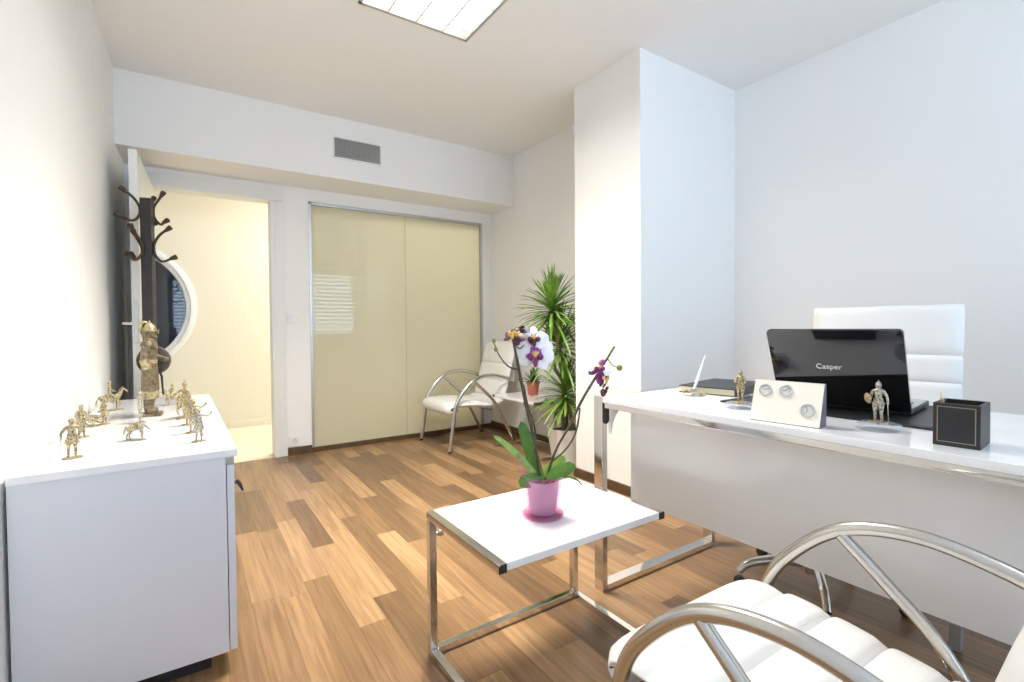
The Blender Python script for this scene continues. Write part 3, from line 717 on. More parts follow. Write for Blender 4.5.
# ------------------------------------------------------------------ coat stand
cs = thing('coat_stand', 'tall dark wooden coat stand with curved double hooks by the open door', 'coat stand', (-.158, 3.345, 0), math.radians(0))
bm = nb(); box(bm, -.026, .026, -.026, .026, .03, 1.757, .004, mtx=Matrix.Rotation(math.radians(-18), 4, 'Z')); obj('post', bm, 'wenge', cs)
bm = nb(); lathe(bm, [(.165, 0), (.165, .012), (.155, .024), (.045, .034), (.03, .05)], n=36); obj('stand_base', bm, 'wenge', cs)
HK = [((-.03, -.01), (-1, -.1), 1.69, .045, .050, .090), ((.028, .012), (.8, .5), 1.695, .05, .055, .062), ((.006, .028), (.4, 1), 1.68, .04, .05, .07),
      ((-.022, -.026), (-.9, -.4), 1.485, .050, .06, .062), ((.028, -.01), (1, -.1), 1.49, .055, .062, .085), ((-.026, .014), (-.75, .66), 1.47, .05, .03, .06)]
for (bx, by), dr, z, up, dn, rch in HK:
    dr = Vector((dr[0], dr[1], 0)).normalized(); b0 = Vector((bx, by, z)); hk = nb()
    top = [b0+Vector((0, 0, .0)), b0+dr*.006+Vector((0, 0, up*.6)), b0+dr*.030+Vector((0, 0, up+.02)), b0+dr*rch*.8+Vector((0, 0, up+.055))]
    low = [b0+Vector((0, 0, .0)), b0+dr*.006-Vector((0, 0, dn*.7)), b0+dr*.036-Vector((0, 0, dn+.012)), b0+dr*rch*1.05-Vector((0, 0, dn-.012))]
    tube(hk, top[::-1]+low[1:], .0068, 10, 6)
    ho = obj('hook', hk, 'bronze', cs)
    for q, pv in ((top[-1], top[-2]), (low[-1], low[-2])):
        e = (q-pv).normalized(); bm = nb(); tube(bm, [q-e*.022, q-e*.004, q+e*.012, q+e*.017], [.008, .012, .0145, .010], 10); obj('hook_tip', bm, 'bronze', ho)

# ------------------------------------------------------------------ figurines
def soldier(label, loc, H, rz, m='pewter', pose='hip', hat='cap', skirt_=True, weapon=None, base='oval', group=None, cat='figurine'):
    """a small cast soldier, built 1 unit tall facing +y, scaled to H"""
    t_ = thing('figurine', label, cat, loc, rz, group, H)
    bz = .035
    J = {'pel': (0, 0, .50, .085, .065), 'waist': (0, 0, .58, .07, .055), 'chest': (0, .0, .70, .095, .065), 'sho': (0, -.005, .785, .075, .05), 'neck': (0, 0, .825, .034), 'head': (0, .008, .875, .052), 'crown': (0, .008, .925, .042),
         'lh': (-.055, 0, .46, .055), 'lk': (-.062, .015, .27, .040), 'la': (-.065, -.005, bz+.035, .026), 'lt': (-.07, .055, bz+.015, .022),
         'rh': (.055, 0, .46, .055), 'rk': (.064, .03, .27, .040), 'ra': (.072, .005, bz+.035, .026), 'rt': (.082, .065, bz+.015, .022),
         'ls': (-.105, -.005, .765, .042), 'rs': (.105, -.005, .765, .042)}
    arms = {'hip': {'le': (-.205, -.03, .645, .032), 'lw': (-.115, .035, .565, .024), 'lf': (-.09, .05, .55, .020), 're': (.19, .0, .64, .032), 'rw': (.20, .06, .53, .024), 'rf': (.20, .075, .50, .022)},
            'raise': {'re': (.175, .03, .64, .032), 'rw': (.14, .12, .60, .024), 'rf': (.12, .15, .60, .022), 'le': (-.215, .03, .72, .032), 'lw': (-.31, .05, .80, .024), 'lf': (-.325, .055, .86, .022)},
            'fwd': {'le': (-.16, .05, .63, .032), 'lw': (-.07, .14, .64, .024), 'lf': (-.03, .16, .65, .022), 're': (.17, .04, .63, .032), 'rw': (.10, .13, .60, .024), 'rf': (.07, .15, .60, .022)},
            'down': {'le': (-.155, -.015, .62, .032), 'lw': (-.165, .02, .49, .024), 'lf': (-.165, .03, .45, .022), 're': (.17, -.01, .63, .032), 'rw': (.20, .05, .51, .024), 'rf': (.20, .07, .48, .022)}}[pose]
    J.update(arms)
    B = [('pel', 'waist'), ('waist', 'chest'), ('chest', 'sho'), ('sho', 'neck'), ('neck', 'head'), ('head', 'crown'), ('pel', 'lh'), ('lh', 'lk'), ('lk', 'la'), ('la', 'lt'), ('pel', 'rh'), ('rh', 'rk'), ('rk', 'ra'), ('ra', 'rt'),
         ('sho', 'ls'), ('ls', 'le'), ('le', 'lw'), ('lw', 'lf'), ('sho', 'rs'), ('rs', 're'), ('re', 'rw'), ('rw', 'rf')]
    body = skin('body', J, B, m, t_, 'pel')
    bm = nb(); ball(bm, (0, .062, .872), .008, .014, .016, 6); [ball(bm, (s*.02, .054, .888), .007, .006, .006, 6) for s in (-1, 1)]; [ball(bm, (s*.054, .004, .872), .009, .014, .02, 6) for s in (-1, 1)]; box(bm, -.014, .014, .045, .058, .846, .850); obj('face', bm, m, body)
    if base == 'oval':
        bm = nb(); lathe(bm, [(.19, 0), (.2, .012), (.19, .03), (.17, .036)], n=24, sx=1, sy=.72); obj('figurine_base', bm, m, t_)
    if skirt_:
        bm = nb(); n = 24
        prof = [(.085, .60), (.095, .54), (.115, .46), (.145, .36), (.135, .355), (.09, .42)]
        lathe(bm, prof, n=n, sx=1, sy=.8)
        for v_ in bm.verts:
            if v_.co.z < .5: a = math.atan2(v_.co.y, v_.co.x); k = 1+.07*math.cos(8*a); v_.co.x *= k; v_.co.y *= k
        sk = obj('tunic_skirt', bm, m, t_)
        bm = nb(); lathe(bm, [(.084, .585), (.090, .59), (.090, .61), (.084, .615)], n=20, sx=1, sy=.8); obj('belt', bm, m, sk)
    if hat == 'cap': bm = nb(); lathe(bm, [(.058, .905), (.072, .912), (.060, .925), (.055, .955), (.03, .985), (0, .99)], (0, .008, 0), 18)
    elif hat == 'fez': bm = nb(); lathe(bm, [(.056, .91), (.058, .92), (.046, 1.0), (0, 1.0)], (0, .005, 0), 18)
    elif hat == 'plume':
        bm = nb(); lathe(bm, [(.060, .895), (.064, .91), (.050, .95), (.02, .98), (0, .985)], (0, .004, 0), 18); tube(bm, [(0, 0, .97), (0, -.02, 1.02), (0, -.07, 1.02), (0, -.10, .95)], [.01, .022, .024, .008], 8, 4)
    else: bm = nb(); lathe(bm, [(.060, .90), (.064, .91), (.055, .95), (.03, .98), (.012, .99), (.006, 1.03), (0, 1.035)], (0, .004, 0), 18)
    obj('headgear', bm, m, body)
    if weapon == 'rifle':
        bm = nb(); tube(bm, [(-.14, .17, .42), (-.02, .17, .66), (.06, .165, .80), (.16, .16, 1.0)], [.022, .016, .011, .007], 8); obj('rifle', bm, m, t_)
    elif weapon == 'sword':
        bm = nb(); tube(bm, [(.20, .08, .50), (.215, .10, .30), (.23, .115, .04)], [.010, .009, .003], 8); tube(bm, [(.165, .075, .49), (.235, .085, .49)], .009, 6); obj('sword', bm, m, t_)
    elif weapon == 'sabre':
        bm = nb(); tube(bm, [(.295, .065, .90), (.33, .06, 1.02), (.32, .05, 1.13)], [.010, .010, .003], 8, 4); obj('sabre', bm, m, t_)
    elif weapon == 'spear':
        bm = nb(); tube(bm, [(.205, .085, .04), (.205, .085, 1.12)], .009, 8); tube(bm, [(.205, .085, 1.10), (.205, .085, 1.14), (.205, .085, 1.22)], [.008, .024, .002], 8); obj('spear', bm, m, t_)
    elif weapon == 'stick':
        bm = nb(); tube(bm, [(-.10, .05, .55), (-.16, .09, .40), (-.2, .12, .24)], .009, 8); obj('stick', bm, m, t_)
    return t_
def horse_body(m, t_, s=1.0, nod=0.0, z0=.035):
    """horse facing +y, withers about .62"""
    J = {'barrel': (0, -.02, .50, .115), 'chest': (0, .19, .51, .115), 'rump': (0, -.25, .53, .11), 'croup': (0, -.33, .51, .07),
         'neck0': (0, .27, .60, .085), 'neck1': (0, .35, .74-nod*.5, .06), 'poll': (0, .39, .84-nod, .05), 'muz': (0, .50, .74-nod, .034), 'nose': (0, .53, .70-nod, .028),
         'tail0': (0, -.38, .50, .022), 'tail1': (0, -.43, .34, .028), 'tail2': (0, -.44, .20, .012)}
    B = [('barrel', 'chest'), ('barrel', 'rump'), ('rump', 'croup'), ('croup', 'tail0'), ('tail0', 'tail1'), ('tail1', 'tail2'), ('chest', 'neck0'), ('neck0', 'neck1'), ('neck1', 'poll'), ('poll', 'muz'), ('muz', 'nose')]
    for q, sx in (('l', -1), ('r', 1)):
        lift = .10 if q == 'r' else 0
        J[q+'f0'] = (sx*.075, .20, .40, .055); J[q+'f1'] = (sx*.08, .21+lift*.8, .24+lift*.3, .033); J[q+'f2'] = (sx*.08, .20+lift*.4, .06+lift, .022); J[q+'f3'] = (sx*.08, .225+lift*.3, z0+.005+lift*.9, .026)
        J[q+'h0'] = (sx*.075, -.24, .41, .065); J[q+'h1'] = (sx*.08, -.19, .32, .045); J[q+'h2'] = (sx*.08, -.29, .21, .030); J[q+'h3'] = (sx*.08, -.27, .06, .022); J[q+'h4'] = (sx*.08, -.25, z0+.005, .026)
        B += [('chest', q+'f0'), (q+'f0', q+'f1'), (q+'f1', q+'f2'), (q+'f2', q+'f3'), ('rump', q+'h0'), (q+'h0', q+'h1'), (q+'h1', q+'h2'), (q+'h2', q+'h3'), (q+'h3', q+'h4')]
    h = skin('horse', J, B, m, t_, 'barrel')
    bm = nb()
    for sx in (-1, 1): tube(bm, [(sx*.025, .385, .86-nod), (sx*.032, .38, .93-nod)], [.014, .003], 6)
    tube(bm, [(0, .37, .88-nod), (0, .30, .80-nod*.6), (0, .235, .68)], [.016, .024, .018], 8, 4); obj('mane', bm, m, h)
    return h
def horse_base(m, t_):
    bm = nb(); lathe(bm, [(.40, 0), (.41, .012), (.40, .03), (.37, .036)], n=28, sx=.42, sy=1); obj('figurine_base', bm, m, t_)
def rider(label, loc, H, rz, m='pewter', sabre=True, group=None, hat='plume'):
    """mounted soldier; 1 unit = overall height 1.25"""
    t_ = thing('figurine', label, 'figurine', loc, rz, group, H/1.25)
    horse_body(m, t_); horse_base(m, t_)
    J = {'pel': (0, -.03, .66, .072), 'chest': (0, -.02, .82, .085, .062), 'sho': (0, -.025, .90, .07, .045), 'neck': (0, -.02, .95, .032), 'head': (0, -.012, 1.01, .050), 'crown': (0, -.012, 1.06, .04),
         'lh': (-.10, .02, .62, .052), 'lk': (-.16, .12, .50, .040), 'la': (-.16, .06, .32, .028), 'lt': (-.165, .11, .29, .024),
         'rh': (.10, .02, .62, .052), 'rk': (.16, .12, .50, .040), 'ra': (.16, .06, .32, .028), 'rt': (.165, .11, .29, .024),
         'ls': (-.10, -.025, .88, .04), 'le': (-.17, .02, .77, .03), 'lw': (-.07, .13, .74, .024), 'lf': (-.04, .16, .74, .02), 'rs': (.10, -.025, .88, .04), 're': (.20, .0, .82, .03)}
    J.update({'rw': (.26, .04, .93, .024), 'rf': (.27, .045, .98, .022)} if sabre else {'rw': (.12, .12, .75, .024), 'rf': (.08, .15, .74, .022)})
    B = [('pel', 'chest'), ('chest', 'sho'), ('sho', 'neck'), ('neck', 'head'), ('head', 'crown'), ('pel', 'lh'), ('lh', 'lk'), ('lk', 'la'), ('la', 'lt'), ('pel', 'rh'), ('rh', 'rk'), ('rk', 'ra'), ('ra', 'rt'), ('sho', 'ls'), ('ls', 'le'), ('le', 'lw'), ('lw', 'lf'), ('sho', 'rs'), ('rs', 're'), ('re', 'rw'), ('rw', 'rf')]
    b = skin('rider_body', J, B, m, t_, 'pel')
    bm = nb(); lathe(bm, [(.058, 1.04), (.066, 1.05), (.054, 1.09), (.03, 1.13), (0, 1.14)], (0, -.012, 0), 16)
    if hat == 'plume': tube(bm, [(0, -.015, 1.12), (0, -.03, 1.21), (0, -.07, 1.23)], [.018, .024, .008], 8, 4)
    obj('headgear', bm, m, b)
    bm = nb(); prism(bm, [(-.13, .55), (-.17, .36), (-.15, .36), (-.115, .56)], 1, -.16, .10); prism(bm, [(.13, .55), (.17, .36), (.15, .36), (.115, .56)], 1, -.16, .10); box(bm, -.13, .13, -.16, .10, .595, .625, .01); obj('saddle_cloth', bm, m, t_)
    if sabre: bm = nb(); tube(bm, [(.27, .045, .97), (.29, .03, 1.10), (.26, -.01, 1.24)], [.011, .011, .003], 8, 4); obj('sabre', bm, m, t_)
    return t_
ZT2 = ZT
GL = 'pewter figurines on the sideboard'
toC = lambda x, y: math.atan2(-y, -x)-PI/2      # turn a +y-facing figure toward the camera's side of the room
soldier('pewter soldier figurine with hand on hip, nearest on the left of the sideboard', (-.272, 1.85, ZT2), .116, toC(-.27, 1.85), 'pewter', 'hip', 'cap', True, 'sword', group=GL)
soldier('pewter soldier figurine with shouldered rifle, second from the front on the left', (-.296, 2.185, ZT2), .112, toC(-.3, 2.2)+.5, 'pewter', 'fwd', 'fez', True, 'rifle', group=GL)
# gunner with a spoked-wheel gun
g_ = soldier('pewter gunner figurine behind a spoked-wheel gun, left row of the sideboard', (-.262, 2.445, ZT2), .098, toC(-.3, 2.44)-.9, 'pewter', 'fwd', 'fez', True, None, group=GL)
bm = nb(); tube(bm, [(0, .24, .30), (0, .40, .36), (0, .74, .46)], [.05, .045, .03], 12); tube(bm, [(0, .42, .22), (0, .1, .06)], .025, 8); tube(bm, [(-.15, .42, .23), (.15, .42, .23)], .018, 8)
gun = obj('gun_barrel', bm, 'pewter', g_)
for s in (-1, 1):
    bm = nb(); R0 = .20
    pts = [(s*.15, .42+R0*math.cos(2*PI*k/28), .235+R0*math.sin(2*PI*k/28)) for k in range(29)]; tube(bm, pts, .018, 8)
    for k in range(8): tube(bm, [(s*.15, .42, .235), (s*.15, .42+R0*math.cos(2*PI*k/8), .235+R0*math.sin(2*PI*k/8))], .009, 6)
    obj('spoked_wheel', bm, 'pewter', gun)
bm = nb(); box(bm, -.19, .19, .2, .70, 0, .03, .008); obj('gun_base', bm, 'pewter', g_)
rider('pewter mounted soldier figurine at the back of the left row near the wall', (-.282, 2.83, ZT2), .145, math.radians(-75), 'pewter', False, GL)
# pack horse, in the middle at the front
ph = thing('figurine', 'small silver pack horse figurine alone in the middle of the sideboard', 'figurine', (-.140, 2.028, ZT2), math.radians(-118), GL, .082)
horse_body('silverfig', ph, nod=.28); horse_base('silverfig', ph)
bm = nb()
for s in (-1, 1): ball(bm, (s*.13, -.03, .50), .06, .15, .12, 12)
box(bm, -.12, .12, -.17, .12, .60, .66, .02); tube(bm, [(-.15, -.03, .60), (0, -.03, .69), (.15, -.03, .60)], .02, 8, 4); obj('pack_saddle', bm, 'pewter', ph)
soldier('small pale silver soldier figurine standing in front of the tall warrior statue', (-.150, 2.39, ZT2), .124, math.radians(-80), 'silverfig', 'down', 'helm', False, None, group=GL)
soldier('silver kilted soldier figurine, nearest on the right edge of the sideboard', (.033, 1.877, ZT2), .112, toC(.03, 1.88)+.3, 'silverfig', 'raise', 'cap', True, None, group=GL)
soldier('pewter soldier figurine with raised arm, second on the right edge of the sideboard', (.020, 2.05, ZT2), .122, toC(.03, 2.05)+.2, 'pewter', 'raise', 'cap', True, None, group=GL)
soldier('golden pewter soldier figurine just in front of the tall horseman on the right', (.010, 2.225, ZT2), .122, toC(0, 2.2), 'bronzegold', 'fwd', 'fez', True, 'rifle', group=GL)
rider('taller pewter horseman figurine in the middle of the right row', (-.005, 2.42, ZT2), .160, math.radians(155), 'pewter', False, GL)
rider('smaller pewter horseman figurine at the back of the right row', (-.055, 2.865, ZT2), .112, math.radians(115), 'pewter', False, GL, 'cap')

# the tall warrior statue, profile to the right of the picture
def warrior():
    st = thing('warrior_statue', 'tall bronze warrior statue with helmet and round shield on the sideboard', 'statue', (-.124, 2.56, ZT2), math.radians(-93), None, .40)
    m = 'bronzefig'
    bm = nb(); box(bm, -.085, .085, -.085, .10, 0, .035, .004); obj('statue_base', bm, m, st)
    J = {'pel': (0, 0, .50, .085, .075), 'waist': (0, 0, .58, .078, .066), 'chest': (0, .008, .70, .098, .078), 'sho': (0, -.005, .785, .082, .06), 'neck': (0, .004, .825, .04), 'head': (0, .014, .878, .052), 'crown': (0, .01, .925, .045),
         'lh': (-.045, 0, .44, .06), 'lk': (-.048, .012, .25, .046), 'la': (-.048, -.012, .075, .034), 'lt': (-.05, .065, .052, .028),
         'rh': (.045, 0, .44, .06), 'rk': (.048, .012, .25, .046), 'ra': (.048, -.03, .075, .034), 'rt': (.052, .045, .052, .028),
         'ls': (-.105, -.005, .76, .048), 'le': (-.15, .03, .62, .038), 'lw': (-.12, .13, .585, .028), 'lf': (-.115, .165, .59, .026),
         'rs': (.105, -.005, .76, .048), 're': (.145, -.035, .61, .038), 'rw': (.15, .0, .475, .028), 'rf': (.148, .012, .43, .028), 'rg': (.145, .018, .395, .018)}
    B = [('pel', 'waist'), ('waist', 'chest'), ('chest', 'sho'), ('sho', 'neck'), ('neck', 'head'), ('head', 'crown'), ('pel', 'lh'), ('lh', 'lk'), ('lk', 'la'), ('la', 'lt'), ('pel', 'rh'), ('rh', 'rk'), ('rk', 'ra'), ('ra', 'rt'),
         ('sho', 'ls'), ('ls', 'le'), ('le', 'lw'), ('lw', 'lf'), ('sho', 'rs'), ('rs', 're'), ('re', 'rw'), ('rw', 'rf'), ('rf', 'rg')]
    body = skin('body', J, B, m, st, 'pel')
    bm = nb(); tube(bm, [(0, .066, .895), (0, .080, .872), (0, .066, .862)], [.008, .012, .008], 8); [ball(bm, (s*.022, .060, .89), .008, .006, .006, 8) for s in (-1, 1)]; box(bm, -.018, .018, .052, .064, .845, .850); ball(bm, (0, .045, .83), .03, .03, .025, 10); [ball(bm, (s*.056, .01, .875), .01, .016, .022, 8) for s in (-1, 1)]
    obj('face', bm, m, body)
    # mail coat and skirt with vertical folds
    bm = nb(); n = 40
    lathe(bm, [(.100, .79), (.118, .72), (.108, .64), (.104, .575), (.118, .50), (.128, .40), (.135, .275), (.128, .27), (.10, .30)], n=n, sx=.90, sy=.58)
    for v_ in bm.verts:
        a = math.atan2(v_.co.y, v_.co.x)
        if v_.co.z < .56: k = 1+.03*math.cos(14*a); v_.co.x *= k; v_.co.y *= k
    coat = obj('armour_coat', bm, m, st)
    bm = nb(); lathe(bm, [(.104, .555), (.112, .56), (.112, .59), (.104, .595)], n=n, sx=.91, sy=.60); obj('belt', bm, 'bronzegold', coat)
    bm = nb(); lathe(bm, [(.122, .27), (.128, .255), (.126, .19), (.118, .185), (.10, .21)], n=n, sx=.86, sy=.58)
    for v_ in bm.verts: a = math.atan2(v_.co.y, v_.co.x); k = 1+.05*math.cos(12*a); v_.co.x *= k; v_.co.y *= k
    obj('hem', bm, 'bronzegold', coat)
    # pauldrons
    for s in (-1, 1): bm = nb(); ball(bm, (s*.118, -.005, .745), .056, .06, .062, 14); obj('pauldron', bm, m, coat)
    # helmet with neck guard and plume
    bm = nb(); lathe(bm, [(.058, .888), (.064, .893), (.058, .918), (.046, .953), (.022, .978), (.008, .987), (.005, 1.008), (0, 1.01)], (0, .006, 0), 22)
    tube(bm, [(0, .075, .905), (0, .085, .89)], [.012, .006], 8)
    hel = obj('helmet', bm, 'bronzegold', body)
    bm = nb(); tube(bm, [(0, -.01, .978), (0, -.045, .99), (0, -.070, .955), (0, -.072, .90), (0, -.062, .85)], [.008, .016, .018, .014, .006], 10, 5); obj('plume', bm, 'bronzegold', hel)
    bm = nb(); lathe(bm, [(.050, .822), (.060, .828), (.062, .885), (.056, .89)], (0, -.004, 0), 22, sx=1, sy=.95); obj('mail_collar', bm, m, hel)
    # sleeves and bracers
    bm = nb(); tube(bm, [(.146, -.03, .60), (.150, -.005, .50)], [.046, .038], 12); obj('sleeve', bm, 'bronzegold', coat)
    # round shield on the far (left) arm
    bm = nb(); lathe(bm, [(0, -.004), (.122, -.010), (.146, -.002), (.153, .006), (.146, .012), (.12, .010), (.05, .026), (.035, .040), (0, .046)], (-.165, .020, .575), 40, axis=(-1, .05, 0)); sh = obj('shield', bm, 'shield', st)
    bm = nb(); pts = [(-.166+.0, .020+.148*math.cos(2*PI*k/40), .575+.148*math.sin(2*PI*k/40)) for k in range(41)]; tube(bm, pts, .008, 8); obj('shield_rim', bm, m, sh)
    # scabbard hanging behind
    bm = nb(); tube(bm, [(-.14, .04, .56), (-.13, .09, .40), (-.12, .10, .20)], [.012, .012, .008], 8); obj('scabbard', bm, 'dark', st)
    # boots
    for s in (-1, 1): bm = nb(); tube(bm, [(s*.048, -.01, .21), (s*.048, -.015, .10), (s*.05, 0, .06), (s*.052, .06, .05)], [.046, .042, .036, .030], 12, 4); obj('boot', bm, m, st)
warrior()

# desk figurines on clear octagonal bases
def crystal_figure(label, loc, rz, m, weapon, pose, shield):
    f_ = soldier(label, loc, .108, rz, m, pose, 'helm', False, weapon, base=None, group='knight figurines on clear bases on the desk')
    for c in kids(f_): c.location = (0, 0, .165)
    bm = nb(); lathe(bm, [(.42, 0), (.46, .03), (.46, .13), (.40, .165), (0, .165)], n=8, a0=PI/8); obj('crystal_base', bm, 'clear', f_)
    bm = nb(); lathe(bm, [(.22, .0), (.23, .01), (.20, .03), (.16, .036)], n=20); p = obj('foot_plate', bm, m, f_); p.location = (0, 0, .166)
    bm = nb(); lathe(bm, [(.095, .60), (.10, .55), (.115, .47), (.105, .465)], n=20, sx=1, sy=.8); [v_ for v_ in bm.verts]; p = obj('tunic', bm, m, f_); p.location = (0, 0, .165)
    bm = nb(); lathe(bm, [(.068, .50), (.06, .40), (.046, .30), (.04, .28)], (.058, .01, 0), 12); lathe(bm, [(.068, .50), (.06, .40), (.046, .30), (.04, .28)], (-.058, .01, 0), 12); p = obj('leg_armour', bm, m, f_); p.location = (0, 0, .165)
    if shield is not None:
        for o_ in kids(f_)+[k_ for c in kids(f_) for k_ in kids(c)]:
            if o_.name.startswith('crystal'): continue
            o_.data.transform(Matrix.Scale(-1, 4, (1, 0, 0))); o_.data.flip_normals()
    if shield:
        bm = nb(); lathe(bm, [(0, -.01), (.11, -.012), (.13, 0), (.11, .012), (.03, .03), (0, .034)], (.20, .06, .58), 24, sx=.8, axis=(.6, .8, 0)); p = obj('shield', bm, 'bronzegold', f_); p.location = (0, 0, .165)
    return f_
crystal_figure('silver knight figurine with gold shield and sword before the laptop', (1.490, .520, ZD), math.radians(95), 'silverfig', 'sword', 'down', True)
crystal_figure('small bronze knight figurine on clear base beside the cream dial plaque', (1.520, .915, ZD), math.radians(95), 'pewter', None, 'fwd', False)

# ------------------------------------------------------------------ plants
# orchid
orc = thing('potted_orchid', 'orchid with purple and white flowers in a pink pot on the front side table', 'potted plant', (.907, 1.19, .4584))
prof_o = [(0, 0), (.050, 0), (.058, .003), (.059, .010), (.056, .013), (.053, .012), (.049, .020), (.056, .075), (.066, .128)]
prof_i = [(.0635, .128), (.0535, .075), (.0462, .022), (.044, .010), (0, .010)]
bm = nb(); lathe(bm, prof_o+prof_i, n=40); op = obj('outer_pot', bm, 'pink', orc)
for a in (math.radians(150), math.radians(-30)):   # raised lobes of the rim
    bm = nb(); hgt = .074 if a > 0 else .034
    rows = []
    for i in range(6):
        z = .120+hgt*i/5; R_ = .0655+.010*i/5; hw = .30*(1-.35*(i/5)**2); rows.append([[bm.verts.new(((R_-d_)*math.cos(a+hw*k/2), (R_-d_)*math.sin(a+hw*k/2), z)) for k in range(-2, 3)] for d_ in (0, .0025)])
    for A, B in zip(rows, rows[1:]):
        for k in range(4):
            bm.faces.new((A[0][k], A[0][k+1], B[0][k+1], B[0][k])); bm.faces.new((A[1][k], B[1][k], B[1][k+1], A[1][k+1]))
        for k in (0, 4): bm.faces.new((A[0][k], B[0][k], B[1][k], A[1][k]))
    for R2 in (rows[0], rows[-1]):
        for k in range(4): bm.faces.new((R2[0][k], R2[0][k+1], R2[1][k+1], R2[1][k]))
    obj('rim_lobe', bm, 'pinksolid', op)
bm = nb(); lathe(bm, [(.051, 0), (.062, .001), (.065, .009), (.0635, .012), (.0605, .0115), (.058, .005)], n=40); obj('saucer', bm, 'pinksolid', op)
bm = nb(); lathe(bm, [(0, .012), (.0405, .012), (.044, .05), (.051, .112), (.049, .112), (.042, .05), (.039, .1)], n=32); obj('inner_pot', bm, 'inner', orc)
bm = nb(); lathe(bm, [(.047, .085), (.0485, .10), (.04, .108), (.02, .112), (0, .112)], n=24)
for _ in range(26):
    a, r_ = random.random()*2*PI, .042*math.sqrt(random.random()); box(bm, -.009, .009, -.005, .005, -.004, .004, .001, 1, mtx=Matrix.Translation((r_*math.cos(a), r_*math.sin(a), .110)) @ Matrix.Rotation(random.random()*6, 4, 'Z') @ Matrix.Rotation(random.random()-.5, 4, 'X'))
obj('bark', bm, 'soil', orc)
# camera-right and away directions on the table, used only to give the flower stalks their lean
RX = Vector((.83, -.557, 0)); FY = Vector((.557, .83, 0))
def q(x, z, d=0):  # x: world X measured in the plane of the pot, z world height
    return Vector((x-.907, d, z-.4584))
NV = Vector((-.45, -.62, .64)).normalized()
def orchid_leaf(base, d, L, W, droop, m_, nv=NV):
    d = Vector(d); bm = nb(); ribbon(bm, base, d, L, W, droop, 12, .10, .62, side=nv.cross(d)); obj('leaf', bm, m_, orc)
orchid_leaf((-.005, .002, .106), RX*-.72+Vector((0, 0, .95)), .240, .021, .20, 'leaf2')
orchid_leaf((-.004, .006, .106), RX*-.32+FY*.1+Vector((0, 0, 1)), .195, .040, .02, 'leaf', Vector((-.5, -.85, .1)))
orchid_leaf((-.004, -.012, .110), RX*-1+FY*-.25+Vector((0, 0, .30)), .084, .050, .22, 'leaf')
orchid_leaf((.008, -.010, .110), RX*.95+FY*-.10+Vector((0, 0, .72)), .108, .044, .14, 'leaf')
orchid_leaf((.006, .008, .110), RX*.75+FY*.25+Vector((0, 0, .90)), .112, .040, .18, 'leaf2')
stem1 = [Vector((-.004, .004, .100)), q(.875, .695), q(.846, .805), q(.829, .881), q(.812, .956), q(.798, 1.015)]
bm = nb(); tube(bm, stem1, [.0042, .0040, .0045, .0045, .004, .003], 10, 6)
for p in (stem1[2], stem1[3]): ball(bm, p, .006, .006, .005, 8); ball(bm, p+Vector((-.006, -.003, .004)), .005, .004, .006, 8)
s1 = obj('flower_stem', bm, 'stem', orc)
bm = nb(); tube(bm, [stem1[1]+Vector((0, 0, -.04)), q(.888, .72, .012), q(.862, .80, .012), q(.842, .865, .006)], [.003, .003, .0028, .0025], 8, 6); obj('support_stem', bm, 'stem', orc)
bm = nb(); tube(bm, [q(.820, .912), q(.783, .925), q(.752, .959), q(.736, .994)], [.003, .0025, .002, .0015], 8, 6); sb = obj('side_branch', bm, 'stem', s1)
bm = nb(); ball(bm, q(.736, 1.000), .006, .006, .008, 10); ball(bm, q(.742, .975), .006, .006, .007, 10); obj('bud', bm, 'bud', s1)
stem2 = [Vector((.008, 0, .100)), q(.960, .652), q(1.018, .724), q(1.07, .799), q(1.123, .861), q(1.174, .918), q(1.219, .969)]
bm = nb(); tube(bm, stem2, [.0042, .004, .004, .0045, .0045, .004, .0035], 10, 6)
ball(bm, q(1.035, .78, -.003), .006, .006, .005, 8); s2 = obj('flower_stem', bm, 'stem', orc)
bm = nb(); tube(bm, [q(.948, .620), q(.997, .656, -.01), q(1.036, .705, -.01), q(1.058, .775, -.004)], [.0035, .003, .003, .0026], 8, 6); obj('support_stem', bm, 'stem', orc)
bm = nb(); tube(bm, [q(1.185, .930), q(1.21, .905), q(1.235, .898)], .002, 8, 4); ball(bm, q(1.243, .895), .012, .010, .011, 12); obj('bud', bm, 'bud', s2)
CAMD = Vector((-.60, -.79, .15)).normalized()
